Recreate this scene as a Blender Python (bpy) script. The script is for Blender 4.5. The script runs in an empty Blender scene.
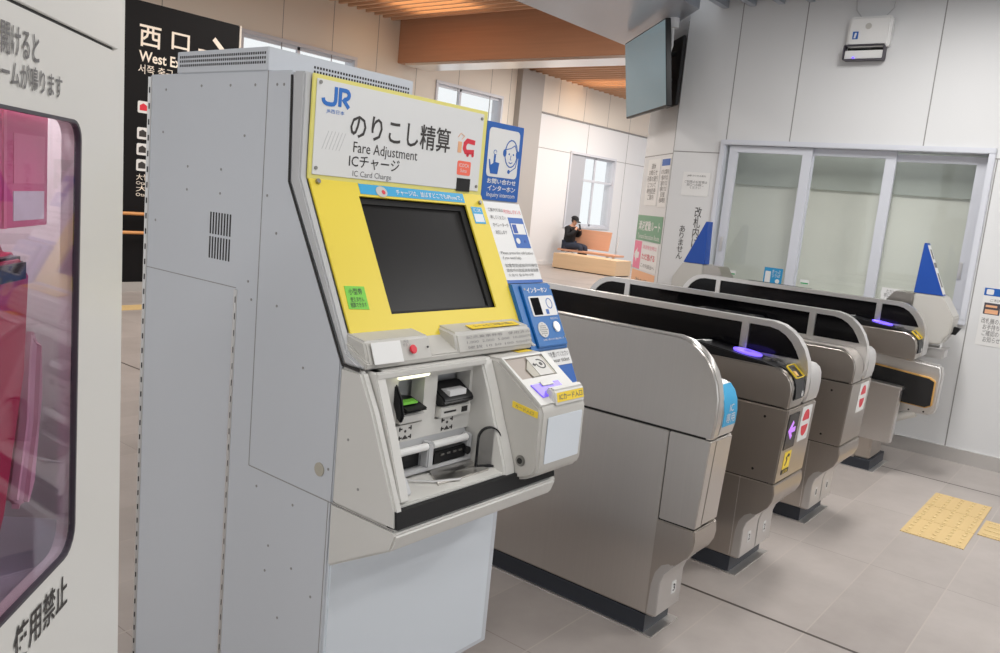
import bpy, bmesh, math, random
from mathutils import Vector, Matrix
random.seed(7)
scene = bpy.context.scene
COL = scene.collection

# ---------------------------------------------------------------- camera, world, lights, exposure
def sl(c):
    return tuple(((v/255)/12.92 if v/255 <= .04045 else (((v/255)+.055)/1.055)**2.4) for v in c)

cam_d = bpy.data.cameras.new('camera'); cam = bpy.data.objects.new('camera', cam_d); COL.objects.link(cam)
yaw, pitch, roll = math.radians(38), math.radians(8.75), math.radians(5.5)
fw = Vector((math.cos(yaw)*math.cos(pitch), math.sin(yaw)*math.cos(pitch), -math.sin(pitch)))
r0 = Vector((math.sin(yaw), -math.cos(yaw), 0)); u0 = r0.cross(fw)
rr = math.cos(roll)*r0 + math.sin(roll)*u0; uu = -math.sin(roll)*r0 + math.cos(roll)*u0
cam.matrix_world = Matrix(((rr.x, uu.x, -fw.x, 0), (rr.y, uu.y, -fw.y, 0), (rr.z, uu.z, -fw.z, 1.55), (0, 0, 0, 1)))
cam_d.sensor_width = 36; cam_d.lens = 820*36/1000; cam_d.clip_start = .02; cam_d.clip_end = 200
scene.camera = cam
scene.view_settings.view_transform = 'Standard'; scene.view_settings.look = 'None'
scene.view_settings.gamma = 1; scene.view_settings.use_curve_mapping = False
scene.view_settings.exposure = -0.12

w = bpy.data.worlds.new('overcast_sky'); scene.world = w; w.use_nodes = True
bg = w.node_tree.nodes['Background']; bg.inputs[0].default_value = (.93, .965, 1, 1); bg.inputs[1].default_value = 1.15

def area(name, loc, sx, sy, power, col=(1, 1, 1), rot=(0, 0, 0)):
    l = bpy.data.lights.new(name, 'AREA'); l.shape = 'RECTANGLE'; l.size = sx; l.size_y = sy
    l.energy = power; l.color = col
    o = bpy.data.objects.new(name, l); o.location = loc; o.rotation_euler = rot; COL.objects.link(o)
    return o
LCOL = (1, .985, .965)
for lx, ly, p in ((-1.6, -.6, 44), (-1.6, 1.7, 52), (1.6, -1.6, 30), (1.6, .5, 24), (4.6, -.9, 72), (4.9, 1.3, 62)):
    area('concourse_lamp', (lx, ly, 3.25), 1.25, .3, p, LCOL)
WCOL = (1, .95, .90)
for lx, ly, p in ((8, 7.6, 150), (12.8, 7, 190), (15.5, 9.6, 140), (5, 6.4, 130), (1.5, 7.5, 110), (18.8, 9.8, 170)):
    area('hall_lamp', (lx, ly, 4.55), 1.6, .5, p, WCOL)

# ---------------------------------------------------------------- materials
def mat(name, col, rough=.5, metal=0., spec=.5, emit=None, estr=0, noise=None, bump=0, coat=0, aniso=0):
    m = bpy.data.materials.new(name); m.use_nodes = True
    nt = m.node_tree; b = nt.nodes['Principled BSDF']
    c = sl(col) if max(col) > 1.01 else col
    b.inputs['Base Color'].default_value = (*c, 1)
    b.inputs['Roughness'].default_value = rough; b.inputs['Metallic'].default_value = metal
    b.inputs['Specular IOR Level'].default_value = spec; b.inputs['Coat Weight'].default_value = coat
    if aniso:
        b.inputs['Anisotropic'].default_value = aniso; tg = nt.nodes.new('ShaderNodeTangent'); tg.direction_type = 'RADIAL'; tg.axis = 'Z'; nt.links.new(tg.outputs[0], b.inputs['Tangent'])
    if emit:
        e = sl(emit) if max(emit) > 1.01 else emit
        b.inputs['Emission Color'].default_value = (*e, 1); b.inputs['Emission Strength'].default_value = estr
    if noise:
        sc, amt, stretch = noise
        tc = nt.nodes.new('ShaderNodeTexCoord'); mp = nt.nodes.new('ShaderNodeMapping'); mp.inputs['Scale'].default_value = stretch
        nz = nt.nodes.new('ShaderNodeTexNoise'); nz.inputs['Scale'].default_value = sc; nz.inputs['Detail'].default_value = 4
        nt.links.new(tc.outputs['Object'], mp.inputs[0]); nt.links.new(mp.outputs[0], nz.inputs[0])
        mr = nt.nodes.new('ShaderNodeMapRange'); mr.inputs['To Min'].default_value = 1-amt; mr.inputs['To Max'].default_value = 1+amt
        nt.links.new(nz.outputs[0], mr.inputs[0])
        mx = nt.nodes.new('ShaderNodeMix'); mx.data_type = 'RGBA'; mx.blend_type = 'MULTIPLY'; mx.inputs[0].default_value = 1
        mx.inputs[6].default_value = (*c, 1); nt.links.new(mr.outputs[0], mx.inputs[7]); nt.links.new(mx.outputs[2], b.inputs['Base Color'])
        mr2 = nt.nodes.new('ShaderNodeMapRange'); mr2.inputs['To Min'].default_value = rough*.85; mr2.inputs['To Max'].default_value = min(1, rough*1.15)
        nt.links.new(nz.outputs[0], mr2.inputs[0]); nt.links.new(mr2.outputs[0], b.inputs['Roughness'])
        if bump:
            bp = nt.nodes.new('ShaderNodeBump'); bp.inputs['Strength'].default_value = bump; bp.inputs['Distance'].default_value = .002
            nt.links.new(nz.outputs[0], bp.inputs['Height']); nt.links.new(bp.outputs[0], b.inputs['Normal'])
    return m

def glass_mat(name, tint, alpha, rough=.03):
    """thin clear pane: mostly see-through, reflecting at grazing angles"""
    m = bpy.data.materials.new(name); m.use_nodes = True; nt = m.node_tree
    for n in list(nt.nodes): nt.nodes.remove(n)
    out = nt.nodes.new('ShaderNodeOutputMaterial'); tr = nt.nodes.new('ShaderNodeBsdfTransparent'); tr.inputs[0].default_value = (*tint, 1)
    gl = nt.nodes.new('ShaderNodeBsdfGlossy'); gl.inputs['Roughness'].default_value = rough
    lw = nt.nodes.new('ShaderNodeLayerWeight'); lw.inputs[0].default_value = .5
    fr = nt.nodes.new('ShaderNodeMath'); fr.operation = 'POWER'; nt.links.new(lw.outputs['Facing'], fr.inputs[0]); fr.inputs[1].default_value = 4
    mr = nt.nodes.new('ShaderNodeMath'); mr.operation = 'MULTIPLY_ADD'; mr.inputs[1].default_value = .6; mr.inputs[2].default_value = alpha
    mix = nt.nodes.new('ShaderNodeMixShader')
    nt.links.new(fr.outputs[0], mr.inputs[0]); nt.links.new(mr.outputs[0], mix.inputs[0])
    nt.links.new(tr.outputs[0], mix.inputs[1]); nt.links.new(gl.outputs[0], mix.inputs[2]); nt.links.new(mix.outputs[0], out.inputs[0])
    return m

M = {}
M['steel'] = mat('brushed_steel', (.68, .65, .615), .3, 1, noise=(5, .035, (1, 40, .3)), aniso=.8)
M['steel_darkened'] = mat('brushed_steel_darkened', (.54, .50, .46), .3, 1, noise=(5, .03, (1, 40, .3)), aniso=.8)  # the steel again, inter-gate shade put into its colour; also darker hood metal
M['steel_light'] = mat('satin_steel', (.70, .685, .67), .42, 1)
M['rail'] = mat('polished_steel_rail', (.80, .78, .76), .32, 1)
M['gap'] = mat('dark_gap', (38, 36, 35), .7)
M['kick'] = mat('dark_kick_plinth', (42, 46, 54), .45)
M['black_glass'] = mat('black_glass', (10, 9, 12), .1, spec=.28)
M['black'] = mat('black_plastic', (20, 20, 22), .38, spec=.35)
M['black_matte'] = mat('black_matte', (22, 21, 22), .75)
M['grey_paint'] = mat('pale_grey_paint', (193, 196, 201), .42, noise=(3, .012, (1, 1, 1)))
M['grey_rim'] = mat('light_grey_rim', (184, 184, 185), .45)
M['ivory'] = mat('ivory_plastic', (205, 203, 198), .45)
M['ivory_dark'] = mat('warm_grey_plastic', (188, 185, 179), .45)
M['lower_white'] = mat('pale_blue_white_panel', (214, 220, 226), .4)
M['white'] = mat('white_sheet', (222, 221, 219), .45)
M['white_gloss'] = mat('white_gloss_sign', (220, 220, 219), .25)
M['yellow'] = mat('yellow_panel', (224, 200, 56), .42)
M['yellow_frame'] = mat('yellow_frame', (222, 213, 122), .4)
M['label_yellow'] = mat('yellow_label', (240, 208, 62), .5)
M['screen'] = mat('dark_screen', (22, 20, 20), .34, spec=.16)
M['blue'] = mat('sign_blue', (30, 92, 172), .35)
M['unit_blue'] = mat('intercom_blue', (28, 104, 172), .35)
M['blue_deep'] = mat('deep_blue', (24, 72, 158), .35)
M['sky_blue'] = mat('cyan_tape', (40, 158, 206), .4)
M['sky_sheet'] = mat('cyan_poster', (36, 140, 190), .4)
M['jr_blue'] = mat('logo_blue', (38, 108, 190), .4)
M['ink'] = mat('dark_ink', (52, 48, 46), .5)
M['ink_soft'] = mat('grey_ink', (110, 108, 108), .5)
M['red'] = mat('signal_red', (214, 44, 62), .4)
M['red_ink'] = mat('red_ink', (214, 60, 80), .5)
M['orange'] = mat('orange_patch', (244, 112, 90), .4)
M['peach'] = mat('peach_patch', (226, 170, 130), .4)
M['pink'] = mat('pink_panel', (226, 120, 152), .4)
M['green_note'] = mat('green_note', (120, 200, 70), .6)
M['green_sign'] = mat('green_sign', (112, 156, 128), .4)
M['green'] = mat('green_mark', (40, 160, 90), .4)
M['beige_face'] = mat('beige_sticker', (222, 176, 186), .5)
M['glow'] = mat('purple_reader_glow', (110, 90, 245), .3, emit=(122, 96, 255), estr=1.5)
M['well_shade'] = mat('shaded_well_plastic', (158, 146, 136), .5)  # shade of the reader recess put into a darker plastic colour
M['glow_soft'] = mat('lilac_reader_glow', (96, 74, 190), .4, emit=(140, 112, 246), estr=.55)
M['arrow'] = mat('purple_arrow', (180, 120, 220), .3, emit=(178, 112, 216), estr=.8)
M['lamp_white'] = mat('lamp_white', (255, 255, 225), .4, emit=(255, 255, 220), estr=1.6)
M['lamp_warm'] = mat('lamp_warm', (255, 225, 170), .4, emit=(255, 222, 172), estr=3)
M['gold'] = mat('orange_trim', (206, 162, 92), .45)
M['screw'] = mat('screw_metal', (150, 148, 144), .35, .9)
M['stopper'] = mat('beige_plug', (170, 164, 150), .5)
M['wall'] = mat('white_wall_panel', (212, 212, 212), .5, noise=(1.2, .01, (1, 1, 1)))
M['wall_warm'] = mat('beige_wall_panel', (224, 216, 204), .6)
M['wall_white'] = mat('alcove_white_panel', (226, 226, 227), .4)
M['joint'] = mat('panel_joint', (142, 140, 138), .7)
M['ceiling'] = mat('grey_ceiling', (205, 205, 206), .6)
M['soffit'] = mat('grey_metal_soffit', (170, 176, 186), .3, .3)
M['wood_slat'] = mat('wood_slat', (214, 174, 142), .5, noise=(4, .15, (8, .3, 8)))
M['wood_beam'] = mat('wood_beam', (190, 142, 112), .45, noise=(3, .12, (6, .25, 9)))
M['wood_bench'] = mat('light_wood', (222, 192, 156), .45, noise=(4, .08, (6, .3, 6)))
M['wood_back'] = mat('orange_wood', (216, 164, 134), .45, noise=(4, .08, (6, .3, 6)))
M['wood_rail'] = mat('handrail_wood', (214, 150, 90), .4)
M['alu'] = mat('aluminium_frame', (204, 206, 213), .4)
M['sign_black'] = mat('black_sign_face', (13, 12, 14), .6, spec=.2)
M['cream'] = mat('cream_lettering', (244, 232, 216), .4)
M['column'] = mat('grey_column', (172, 168, 164), .6)
M['shutter'] = mat('grey_window_shade', (176, 178, 184), .5)
M['blind'] = mat('pale_blind', (206, 208, 200), .6)
M['blind2'] = mat('grey_green_blind', (156, 162, 156), .6)
M['aed_white'] = mat('cabinet_white', (216, 214, 209), .3)
M['aed_inner'] = mat('cabinet_inside', (170, 170, 178), .5)
M['aed_red'] = mat('red_case', (168, 26, 70), .4)
M['aed_pink'] = mat('pink_leaflet', (214, 92, 136), .5)
M['gasket'] = mat('dark_gasket', (70, 66, 74), .5)
M['tactile'] = mat('tactile_yellow', (204, 176, 124), .6)
M['tactile_dot'] = mat('tactile_dot', (218, 192, 138), .6)
M['tv_face'] = mat('tv_screen', (60, 72, 78), .22, spec=.6, emit=(100, 122, 130), estr=.75)
M['skin'] = mat('skin', (208, 160, 134), .5)
M['jacket'] = mat('black_jacket', (26, 26, 30), .8)
M['jeans'] = mat('dark_jeans', (40, 48, 66), .8)
M['capcloth'] = mat('black_cap', (22, 22, 26), .8)
M['hair'] = mat('dark_hair', (36, 30, 28), .7)
M['pane_clear'] = glass_mat('clear_window_pane', (.985, .988, .98), .03)
M['pane_aed'] = glass_mat('cabinet_pane', (.93, .88, .95), .03, .02)
M['pane_clearflap'] = glass_mat('clear_plastic_flap', (.8, .8, .8), .06, .1)

def floor_mat():
    m = bpy.data.materials.new('grey_floor_tiles'); m.use_nodes = True; nt = m.node_tree; b = nt.nodes['Principled BSDF']
    L = nt.links.new; tc = nt.nodes.new('ShaderNodeNewGeometry'); sx = nt.nodes.new('ShaderNodeSeparateXYZ'); L(tc.outputs['Position'], sx.inputs[0])
    def line(sock, period, off, width):
        a = nt.nodes.new('ShaderNodeMath'); a.operation = 'ADD'; L(sock, a.inputs[0]); a.inputs[1].default_value = -off + 100*period
        md = nt.nodes.new('ShaderNodeMath'); md.operation = 'MODULO'; L(a.outputs[0], md.inputs[0]); md.inputs[1].default_value = period
        p = nt.nodes.new('ShaderNodeMath'); p.operation = 'PINGPONG'; L(md.outputs[0], p.inputs[0]); p.inputs[1].default_value = period/2
        c = nt.nodes.new('ShaderNodeMath'); c.operation = 'LESS_THAN'; L(p.outputs[0], c.inputs[0]); c.inputs[1].default_value = width
        return c.outputs[0]
    ly = line(sx.outputs[1], .332, 1.157-.0, .0028); lx = line(sx.outputs[0], .932, 3.165, .0018); ex = line(sx.outputs[0], 2.796, 3.165, .008)
    nz = nt.nodes.new('ShaderNodeTexNoise'); nz.inputs['Scale'].default_value = 2.2; nz.inputs['Detail'].default_value = 8; nz.inputs['Roughness'].default_value = .65
    L(tc.outputs['Position'], nz.inputs[0])
    # one shade per tile
    fl = []
    for k, per, off in ((0, .932, 3.165), (1, .332, 1.157)):
        a = nt.nodes.new('ShaderNodeMath'); a.operation = 'SUBTRACT'; L(sx.outputs[k], a.inputs[0]); a.inputs[1].default_value = off
        d = nt.nodes.new('ShaderNodeMath'); d.operation = 'DIVIDE'; L(a.outputs[0], d.inputs[0]); d.inputs[1].default_value = per
        f = nt.nodes.new('ShaderNodeMath'); f.operation = 'FLOOR'; L(d.outputs[0], f.inputs[0]); fl.append(f.outputs[0])
    cx = nt.nodes.new('ShaderNodeCombineXYZ'); L(fl[0], cx.inputs[0]); L(fl[1], cx.inputs[1])
    wn = nt.nodes.new('ShaderNodeTexWhiteNoise'); wn.noise_dimensions = '2D'; L(cx.outputs[0], wn.inputs[0])
    ad = nt.nodes.new('ShaderNodeMath'); ad.operation = 'MULTIPLY_ADD'; L(wn.outputs[0], ad.inputs[0]); ad.inputs[1].default_value = .25; L(nz.outputs[0], ad.inputs[2])
    cr = nt.nodes.new('ShaderNodeValToRGB'); cr.color_ramp.elements[0].position = .3; cr.color_ramp.elements[0].color = (*sl((150, 142, 137)), 1)
    cr.color_ramp.elements[1].position = .95; cr.color_ramp.elements[1].color = (*sl((176, 168, 163)), 1); L(ad.outputs[0], cr.inputs[0])
    prev = cr.outputs[0]
    for s, col in ((lx, (132, 124, 118)), (ly, (172, 163, 156)), (ex, (70, 62, 57))):
        mx = nt.nodes.new('ShaderNodeMix'); mx.data_type = 'RGBA'; L(s, mx.inputs[0]); L(prev, mx.inputs[6]); mx.inputs[7].default_value = (*sl(col), 1); prev = mx.outputs[2]
    L(prev, b.inputs['Base Color']); b.inputs['Roughness'].default_value = .38; b.inputs['Specular IOR Level'].default_value = .45
    return m
M['floor'] = floor_mat()

# ---------------------------------------------------------------- helpers
ROOT = {}
def thing(name, label, cat, loc, group=None):
    o = bpy.data.objects.new(name, None); COL.objects.link(o); o.location = loc; o.empty_display_size = .1
    o['label'] = label; o['category'] = cat
    if group: o['group'] = group
    ROOT[o] = Vector(loc); return o
def tag(o, label, cat, group=None):
    o['label'] = label; o['category'] = cat
    if group: o['group'] = group
    return o
def struct(o): o['kind'] = 'structure'; return o
def frame(o, u, v):
    o, u, v = Vector(o), Vector(u).normalized(), Vector(v).normalized(); n = u.cross(v)
    return Matrix(((u.x, v.x, n.x, o.x), (u.y, v.y, n.y, o.y), (u.z, v.z, n.z, o.z), (0, 0, 0, 1)))

class B:
    """collects shapes (in world space) into one mesh"""
    def __init__(s): s.bm = bmesh.new()
    def _bev(s, bm, bev, seg):
        if bev > 0:
            bm.normal_update()
            ed = [e for e in bm.edges if len(e.link_faces) == 2 and e.calc_face_angle(0) > .6]
            if ed: bmesh.ops.bevel(bm, geom=ed, offset=bev, segments=seg, affect='EDGES', clamp_overlap=True)
    def _join(s, bm, F=None):
        if F is not None: bmesh.ops.transform(bm, matrix=F, verts=bm.verts)
        me = bpy.data.meshes.new('tmp'); bm.to_mesh(me); bm.free(); s.bm.from_mesh(me); bpy.data.meshes.remove(me); return s
    def box(s, x0, x1, y0, y1, z0, z1, bev=0, F=None, seg=2):
        bm = bmesh.new(); bmesh.ops.create_cube(bm, size=1)
        bmesh.ops.scale(bm, vec=(abs(x1-x0), abs(y1-y0), abs(z1-z0)), verts=bm.verts)
        bmesh.ops.translate(bm, vec=((x0+x1)/2, (y0+y1)/2, (z0+z1)/2), verts=bm.verts)
        s._bev(bm, bev, seg); return s._join(bm, F)
    def prism(s, pts, d0, d1, F, bev=0, seg=2):
        """polygon pts (u,v) in frame F, from depth d0 to d1 along its normal"""
        bm = bmesh.new(); a = [bm.verts.new((p[0], p[1], d0)) for p in pts]; b = [bm.verts.new((p[0], p[1], d1)) for p in pts]; n = len(pts)
        bm.faces.new(a[::-1]); bm.faces.new(b)
        for i in range(n): bm.faces.new((a[i], a[(i+1) % n], b[(i+1) % n], b[i]))
        bmesh.ops.recalc_face_normals(bm, faces=bm.faces); s._bev(bm, bev, seg); return s._join(bm, F)
    def cyl(s, F, u, v, r, d0, d1, seg=20, ru=1., bev=0):
        pts = [(u+r*ru*math.cos(2*math.pi*i/seg), v+r*math.sin(2*math.pi*i/seg)) for i in range(seg)]
        return s.prism(pts, d0, d1, F, bev)
    def tube(s, pts, r, seg=8, F=None):
        bm = bmesh.new(); pts = [Vector(p) for p in pts]; rings = []
        for i, p in enumerate(pts):
            d = (pts[min(i+1, len(pts)-1)]-pts[max(i-1, 0)]).normalized()
            up = Vector((0, 0, 1)) if abs(d.z) < .9 else Vector((1, 0, 0)); a = d.cross(up).normalized(); b = d.cross(a)
            rings.append([bm.verts.new(p+r*(math.cos(2*math.pi*k/seg)*a+math.sin(2*math.pi*k/seg)*b)) for k in range(seg)])
        for i in range(len(rings)-1):
            for k in range(seg): bm.faces.new((rings[i][k], rings[i][(k+1) % seg], rings[i+1][(k+1) % seg], rings[i+1][k]))
        bm.faces.new(rings[0]); bm.faces.new(rings[-1]); bmesh.ops.recalc_face_normals(bm, faces=bm.faces); return s._join(bm, F)
    def stroke(s, pts, wd, d0, d1, F, closed=False):
        """flat ribbon of width wd along pts"""
        n = len(pts); P = [Vector((p[0], p[1])) for p in pts]; L, R = [], []
        for i in range(n):
            a = P[(i-1) % n] if (i > 0 or closed) else P[i]; b = P[(i+1) % n] if (i < n-1 or closed) else P[i]
            d1_ = (P[i]-a); d2_ = (b-P[i])
            if d1_.length < 1e-9: d1_ = d2_
            if d2_.length < 1e-9: d2_ = d1_
            d1_.normalize(); d2_.normalize(); t = (d1_+d2_)
            t = d1_ if t.length < 1e-6 else t.normalized(); nn = Vector((-t.y, t.x)); k = max(.5, nn.dot(Vector((-d1_.y, d1_.x))))
            L.append(P[i]+nn*wd/2/k); R.append(P[i]-nn*wd/2/k)
        for i in range(n if closed else n-1):
            j = (i+1) % n; s.prism([L[i], L[j], R[j], R[i]], d0, d1, F)
        return s
    def each(s, name, m, parent=None, smooth=35):
        """every separate piece becomes a part of its own"""
        seen = set(); out = []; s.bm.verts.ensure_lookup_table()
        for v in s.bm.verts:
            if v in seen: continue
            st = [v]; isl = []; seen.add(v)
            while st:
                q = st.pop(); isl.append(q)
                for e in q.link_edges:
                    o = e.other_vert(q)
                    if o not in seen: seen.add(o); st.append(o)
            ix = {q: i for i, q in enumerate(isl)}; fs = {f for q in isl for f in q.link_faces}
            me = bpy.data.meshes.new(name); me.from_pydata([q.co[:] for q in isl], [], [[ix[c] for c in f.verts] for f in fs]); out.append(finish(name, me, m, parent, smooth))
        s.bm.free(); return out
    def done(s, name, m, parent=None, smooth=35):
        me = bpy.data.meshes.new(name); s.bm.to_mesh(me); s.bm.free()
        return finish(name, me, m, parent, smooth)

def rootof(o):
    while o.parent: o = o.parent
    return o
def finish(name, me, m, parent, smooth=35):
    o = bpy.data.objects.new(name, me); COL.objects.link(o)
    if parent is not None:
        o.parent = parent; me.transform(Matrix.Translation(-ROOT.get(rootof(parent), Vector((0, 0, 0)))))
    else:
        bb = [v.co for v in me.vertices]
        c = Vector(((min(v.x for v in bb)+max(v.x for v in bb))/2, (min(v.y for v in bb)+max(v.y for v in bb))/2, min(v.z for v in bb)))
        me.transform(Matrix.Translation(-c)); o.location = c; ROOT[o] = c
    me.materials.append(M[m] if isinstance(m, str) else m)
    if smooth:
        me.polygons.foreach_set('use_smooth', [True]*len(me.polygons)); me.set_sharp_from_angle(angle=math.radians(smooth))
    else: me.polygons.foreach_set('use_smooth', [False]*len(me.polygons))
    return o
def from_curve(cu, F, scale_box=None):
    ob = bpy.data.objects.new('tmpc', cu); COL.objects.link(ob)
    dg = bpy.context.evaluated_depsgraph_get(); dg.update()
    me = bpy.data.meshes.new_from_object(ob.evaluated_get(dg)); bpy.data.objects.remove(ob); bpy.data.curves.remove(cu)
    if scale_box:
        x0, y0, x1, y1 = scale_box; xs = [v.co.x for v in me.vertices]; ys = [v.co.y for v in me.vertices]
        a, b, c, d = min(xs), max(xs), min(ys), max(ys); sx = (x1-x0)/max(b-a, 1e-6); sy = (y1-y0)/max(d-c, 1e-6)
        for v in me.vertices: v.co.x = x0+(v.co.x-a)*sx; v.co.y = y0+(v.co.y-c)*sy
    me.transform(F); me.materials.clear(); return me
def text(body, F, box, m, parent, bold=0., lift=.0012, th=.0006, name='lettering', spacing=1.):
    cu = bpy.data.curves.new('t', 'FONT'); cu.body = body; cu.size = 1; cu.resolution_u = 2; cu.offset = bold; cu.align_x = 'CENTER'; cu.space_line = spacing
    me = from_curve(cu, Matrix.Identity(4), box)
    # give the letters a little thickness
    bm = bmesh.new(); bm.from_mesh(me); bpy.data.meshes.remove(me)
    bmesh.ops.translate(bm, vec=(0, 0, lift), verts=bm.verts); bmesh.ops.transform(bm, matrix=F, verts=bm.verts)
    me = bpy.data.meshes.new(name); bm.to_mesh(me); bm.free()
    return finish(name, me, m, parent, 0)
def cut_plate(name, outlines, F, d0, d1, m, parent, smooth=35, bev=0):
    """plate with holes: first outline outside, the others holes"""
    cu = bpy.data.curves.new('c', 'CURVE'); cu.dimensions = '2D'; cu.fill_mode = 'BOTH'; cu.extrude = (d1-d0)/2-bev; cu.bevel_depth = bev; cu.bevel_resolution = 1
    if bev: cu.offset = -bev
    for pts in outlines:
        sp = cu.splines.new('POLY'); sp.points.add(len(pts)-1); sp.use_cyclic_u = True
        for p, q in zip(sp.points, pts): p.co = (q[0], q[1], 0, 1)
    me = from_curve(cu, F @ Matrix.Translation((0, 0, (d0+d1)/2)))
    bm = bmesh.new(); bm.from_mesh(me); bpy.data.meshes.remove(me); bmesh.ops.remove_doubles(bm, verts=bm.verts, dist=1e-5)
    bmesh.ops.recalc_face_normals(bm, faces=bm.faces); me = bpy.data.meshes.new(name); bm.to_mesh(me); bm.free()
    return finish(name, me, m, parent, smooth)
def rrect(x0, y0, x1, y1, r, seg=5):
    out = []
    for cx, cy, a0 in ((x1-r, y0+r, -90), (x1-r, y1-r, 0), (x0+r, y1-r, 90), (x0+r, y0+r, 180)):
        for i in range(seg+1):
            a = math.radians(a0+90*i/seg); out.append((cx+r*math.cos(a), cy+r*math.sin(a)))
    return out
def arc(cx, cy, r, a0, a1, n=10, ry=None):
    return [(cx+r*math.cos(math.radians(a0+(a1-a0)*i/n)), cy+(ry or r)*math.sin(math.radians(a0+(a1-a0)*i/n))) for i in range(n+1)]
FX = lambda x: frame((x, 0, 0), (0, -1, 0), (0, 0, 1))       # u = -Y, v = Z, normal = -X : for things seen from the left
def yz(pts): return [(-p[0], p[1]) for p in pts]              # (Y, Z) list to the u, v of FX
FY = lambda y: frame((0, y, 0), (1, 0, 0), (0, 0, 1))         # u = X, v = Z, normal = -Y : for things seen from the front

# ================================================================ THE SETTING
YB = 12.4; XW = 6.6
b = B(); b.box(-4, 24, -7, 13.2, -.1, 0); struct(b.done('floor', 'floor', None, 0))

# back wall of the far hall, with two windows cut out of it
F = FY(YB)
wins = [(8.22, 3.25, 10.64, 3.88), (12.95, 3.25, 15.1, 3.85), (18.2, 1.05, 20.4, 2.93)]
struct(cut_plate('wall_back', [[(-4, 0), (16.7, 0), (16.7, 5.0), (-4, 5.0)]] + [[(a, c), (d, c), (d, e), (a, e)] for a, c, d, e in wins[:2]], F, -.25, 0, 'wall_warm', None, 0))
struct(cut_plate('wall_alcove', [[(16.7, 0), (24, 0), (24, 3.76), (16.7, 3.76)], [(18.2, 1.05), (20.4, 1.05), (20.4, 2.93), (18.2, 2.93)]], F, -.25, 0, 'wall_white', None, 0))
b = B(); b.box(16.7, 24, YB, YB+.25, 3.76, 5.0); struct(b.done('wall_alcove_top', 'wall_warm'))
b = B()
for x in (-2, .2, 2.4, 4.6, 6.8, 9.0, 10.1, 11.2, 12.3, 13.6, 14.7, 15.4): b.box(x-.006, x+.006, YB-.002, YB+.01, .0, 5)
for x in (17.4, 18.6, 19.8, 21, 22.2): b.box(x-.006, x+.006, YB-.002, YB+.01, 3.76, 5)
struct(b.done('trim_1', 'joint'))
b = B()
for x in (18.9, 21.0, 22.6): b.box(x-.008, x+.008, YB-.002, YB+.01, 2.93, 3.76)
for x in (21.0, 22.6): b.box(x-.008, x+.008, YB-.002, YB+.01, .1, 2.93)
b.box(16.7, 24, YB-.03, YB+.01, 3.75, 3.79); b.box(16.7, 24, YB-.003, YB+.01, 2.92, 2.935)
struct(b.done('trim_2', 'joint'))
b = B(); b.box(-4, 24, YB-.02, YB, 0, .11); struct(b.done('baseboard_back', 'wall_white'))
def window(n, x0, z0, x1, z1, mull):
    t = B(); y0, y1 = YB-.03, YB+.12; k = .055
    e = .006; y1 = YB+.255
    t.box(x0-k, x1+k, y0, y1, z1-e, z1+k); t.box(x0-k, x1+k, y0, y1, z0-k, z0+e); t.box(x0-k, x0+e, y0, y1, z0, z1); t.box(x1-e, x1+k, y0, y1, z0, z1)
    o = struct(t.done(f'window_{n}', 'alu'))
    t = B()
    for mx in mull: t.box(mx-.03, mx+.03, YB+.05, YB+.1, z0, z1)
    t.box(x0, x1, YB+.05, YB+.1, z1-.06, z1); t.box(x0, x1, YB+.05, YB+.1, z0, z0+.06); t.done('window_sash', 'alu', o)
    t = B(); t.box(x0, x1, YB+.07, YB+.076, z0, z1); t.done('window_pane', 'pane_clear', o)
    return o
window(1, *wins[0], (9.4,)); window(2, *wins[1], (13.75,)); o = window(3, *wins[2], (18.95, 19.5))
b = B(); b.box(18.2, 18.92, YB+.02, YB+.05, 1.05, 2.93); b.done('window_shade', 'shutter', o)
b = B(); b.box(18.2, 20.4, YB+.03, YB+.09, 2.25, 2.31); b.done('transom', 'alu', o)
b = B(); b.box(15.62, 16.5, YB-.16, YB, 0, 4.62); struct(b.done('column', 'column'))
b = B(); b.box(15.6, 16.52, YB-.18, YB-.16, 0, .12); struct(b.done('baseboard_column', 'wall_white'))
# the wooden beam and slatted ceiling of the far hall
b = B(); b.box(11.75, 12.42, 3.25, YB, 4.03, 4.9, .01); struct(b.done('beam', 'wood_beam'))
b = B(); b.box(11.78, 12.39, 3.25, YB-.2, 3.985, 4.03); struct(b.done('beam_lit_underside', 'rail'))  # pale strip added for the lit look of the beam's underside
b = B(); b.box(-4, 24, 4.45, 13, 4.98, 5.06); struct(b.done('ceiling_far', 'wood_beam'))
b = B()
x = -3.9
while x < 23.9:
    if not (11.55 < x < 12.5): b.box(x, x+.05, 4.45, YB, 4.66 if x > 12 else 4.8, 4.88 if x > 12 else 4.92)
    x += .22 if x < 12 else .26
struct(b.done('ceiling_slats', 'wood_slat', None, 0))
for x, y0, y1, z, lb in ((10.8, 9.9, 11.5, 4.84, 'warm line lamp between the wooden slats left of the big wooden beam'), (18.0, 10.6, 12.1, 4.72, 'warm line lamp between the wooden slats to the right of the beam, by the television')):
    b = B(); b.box(x-.5, x+.5, y0, y1, z+.092 if x < 12 else z+.17, z+.12 if x < 12 else z+.2); tag(b.done('line_lamp', 'lamp_warm'), lb, 'ceiling lamp')
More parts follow.
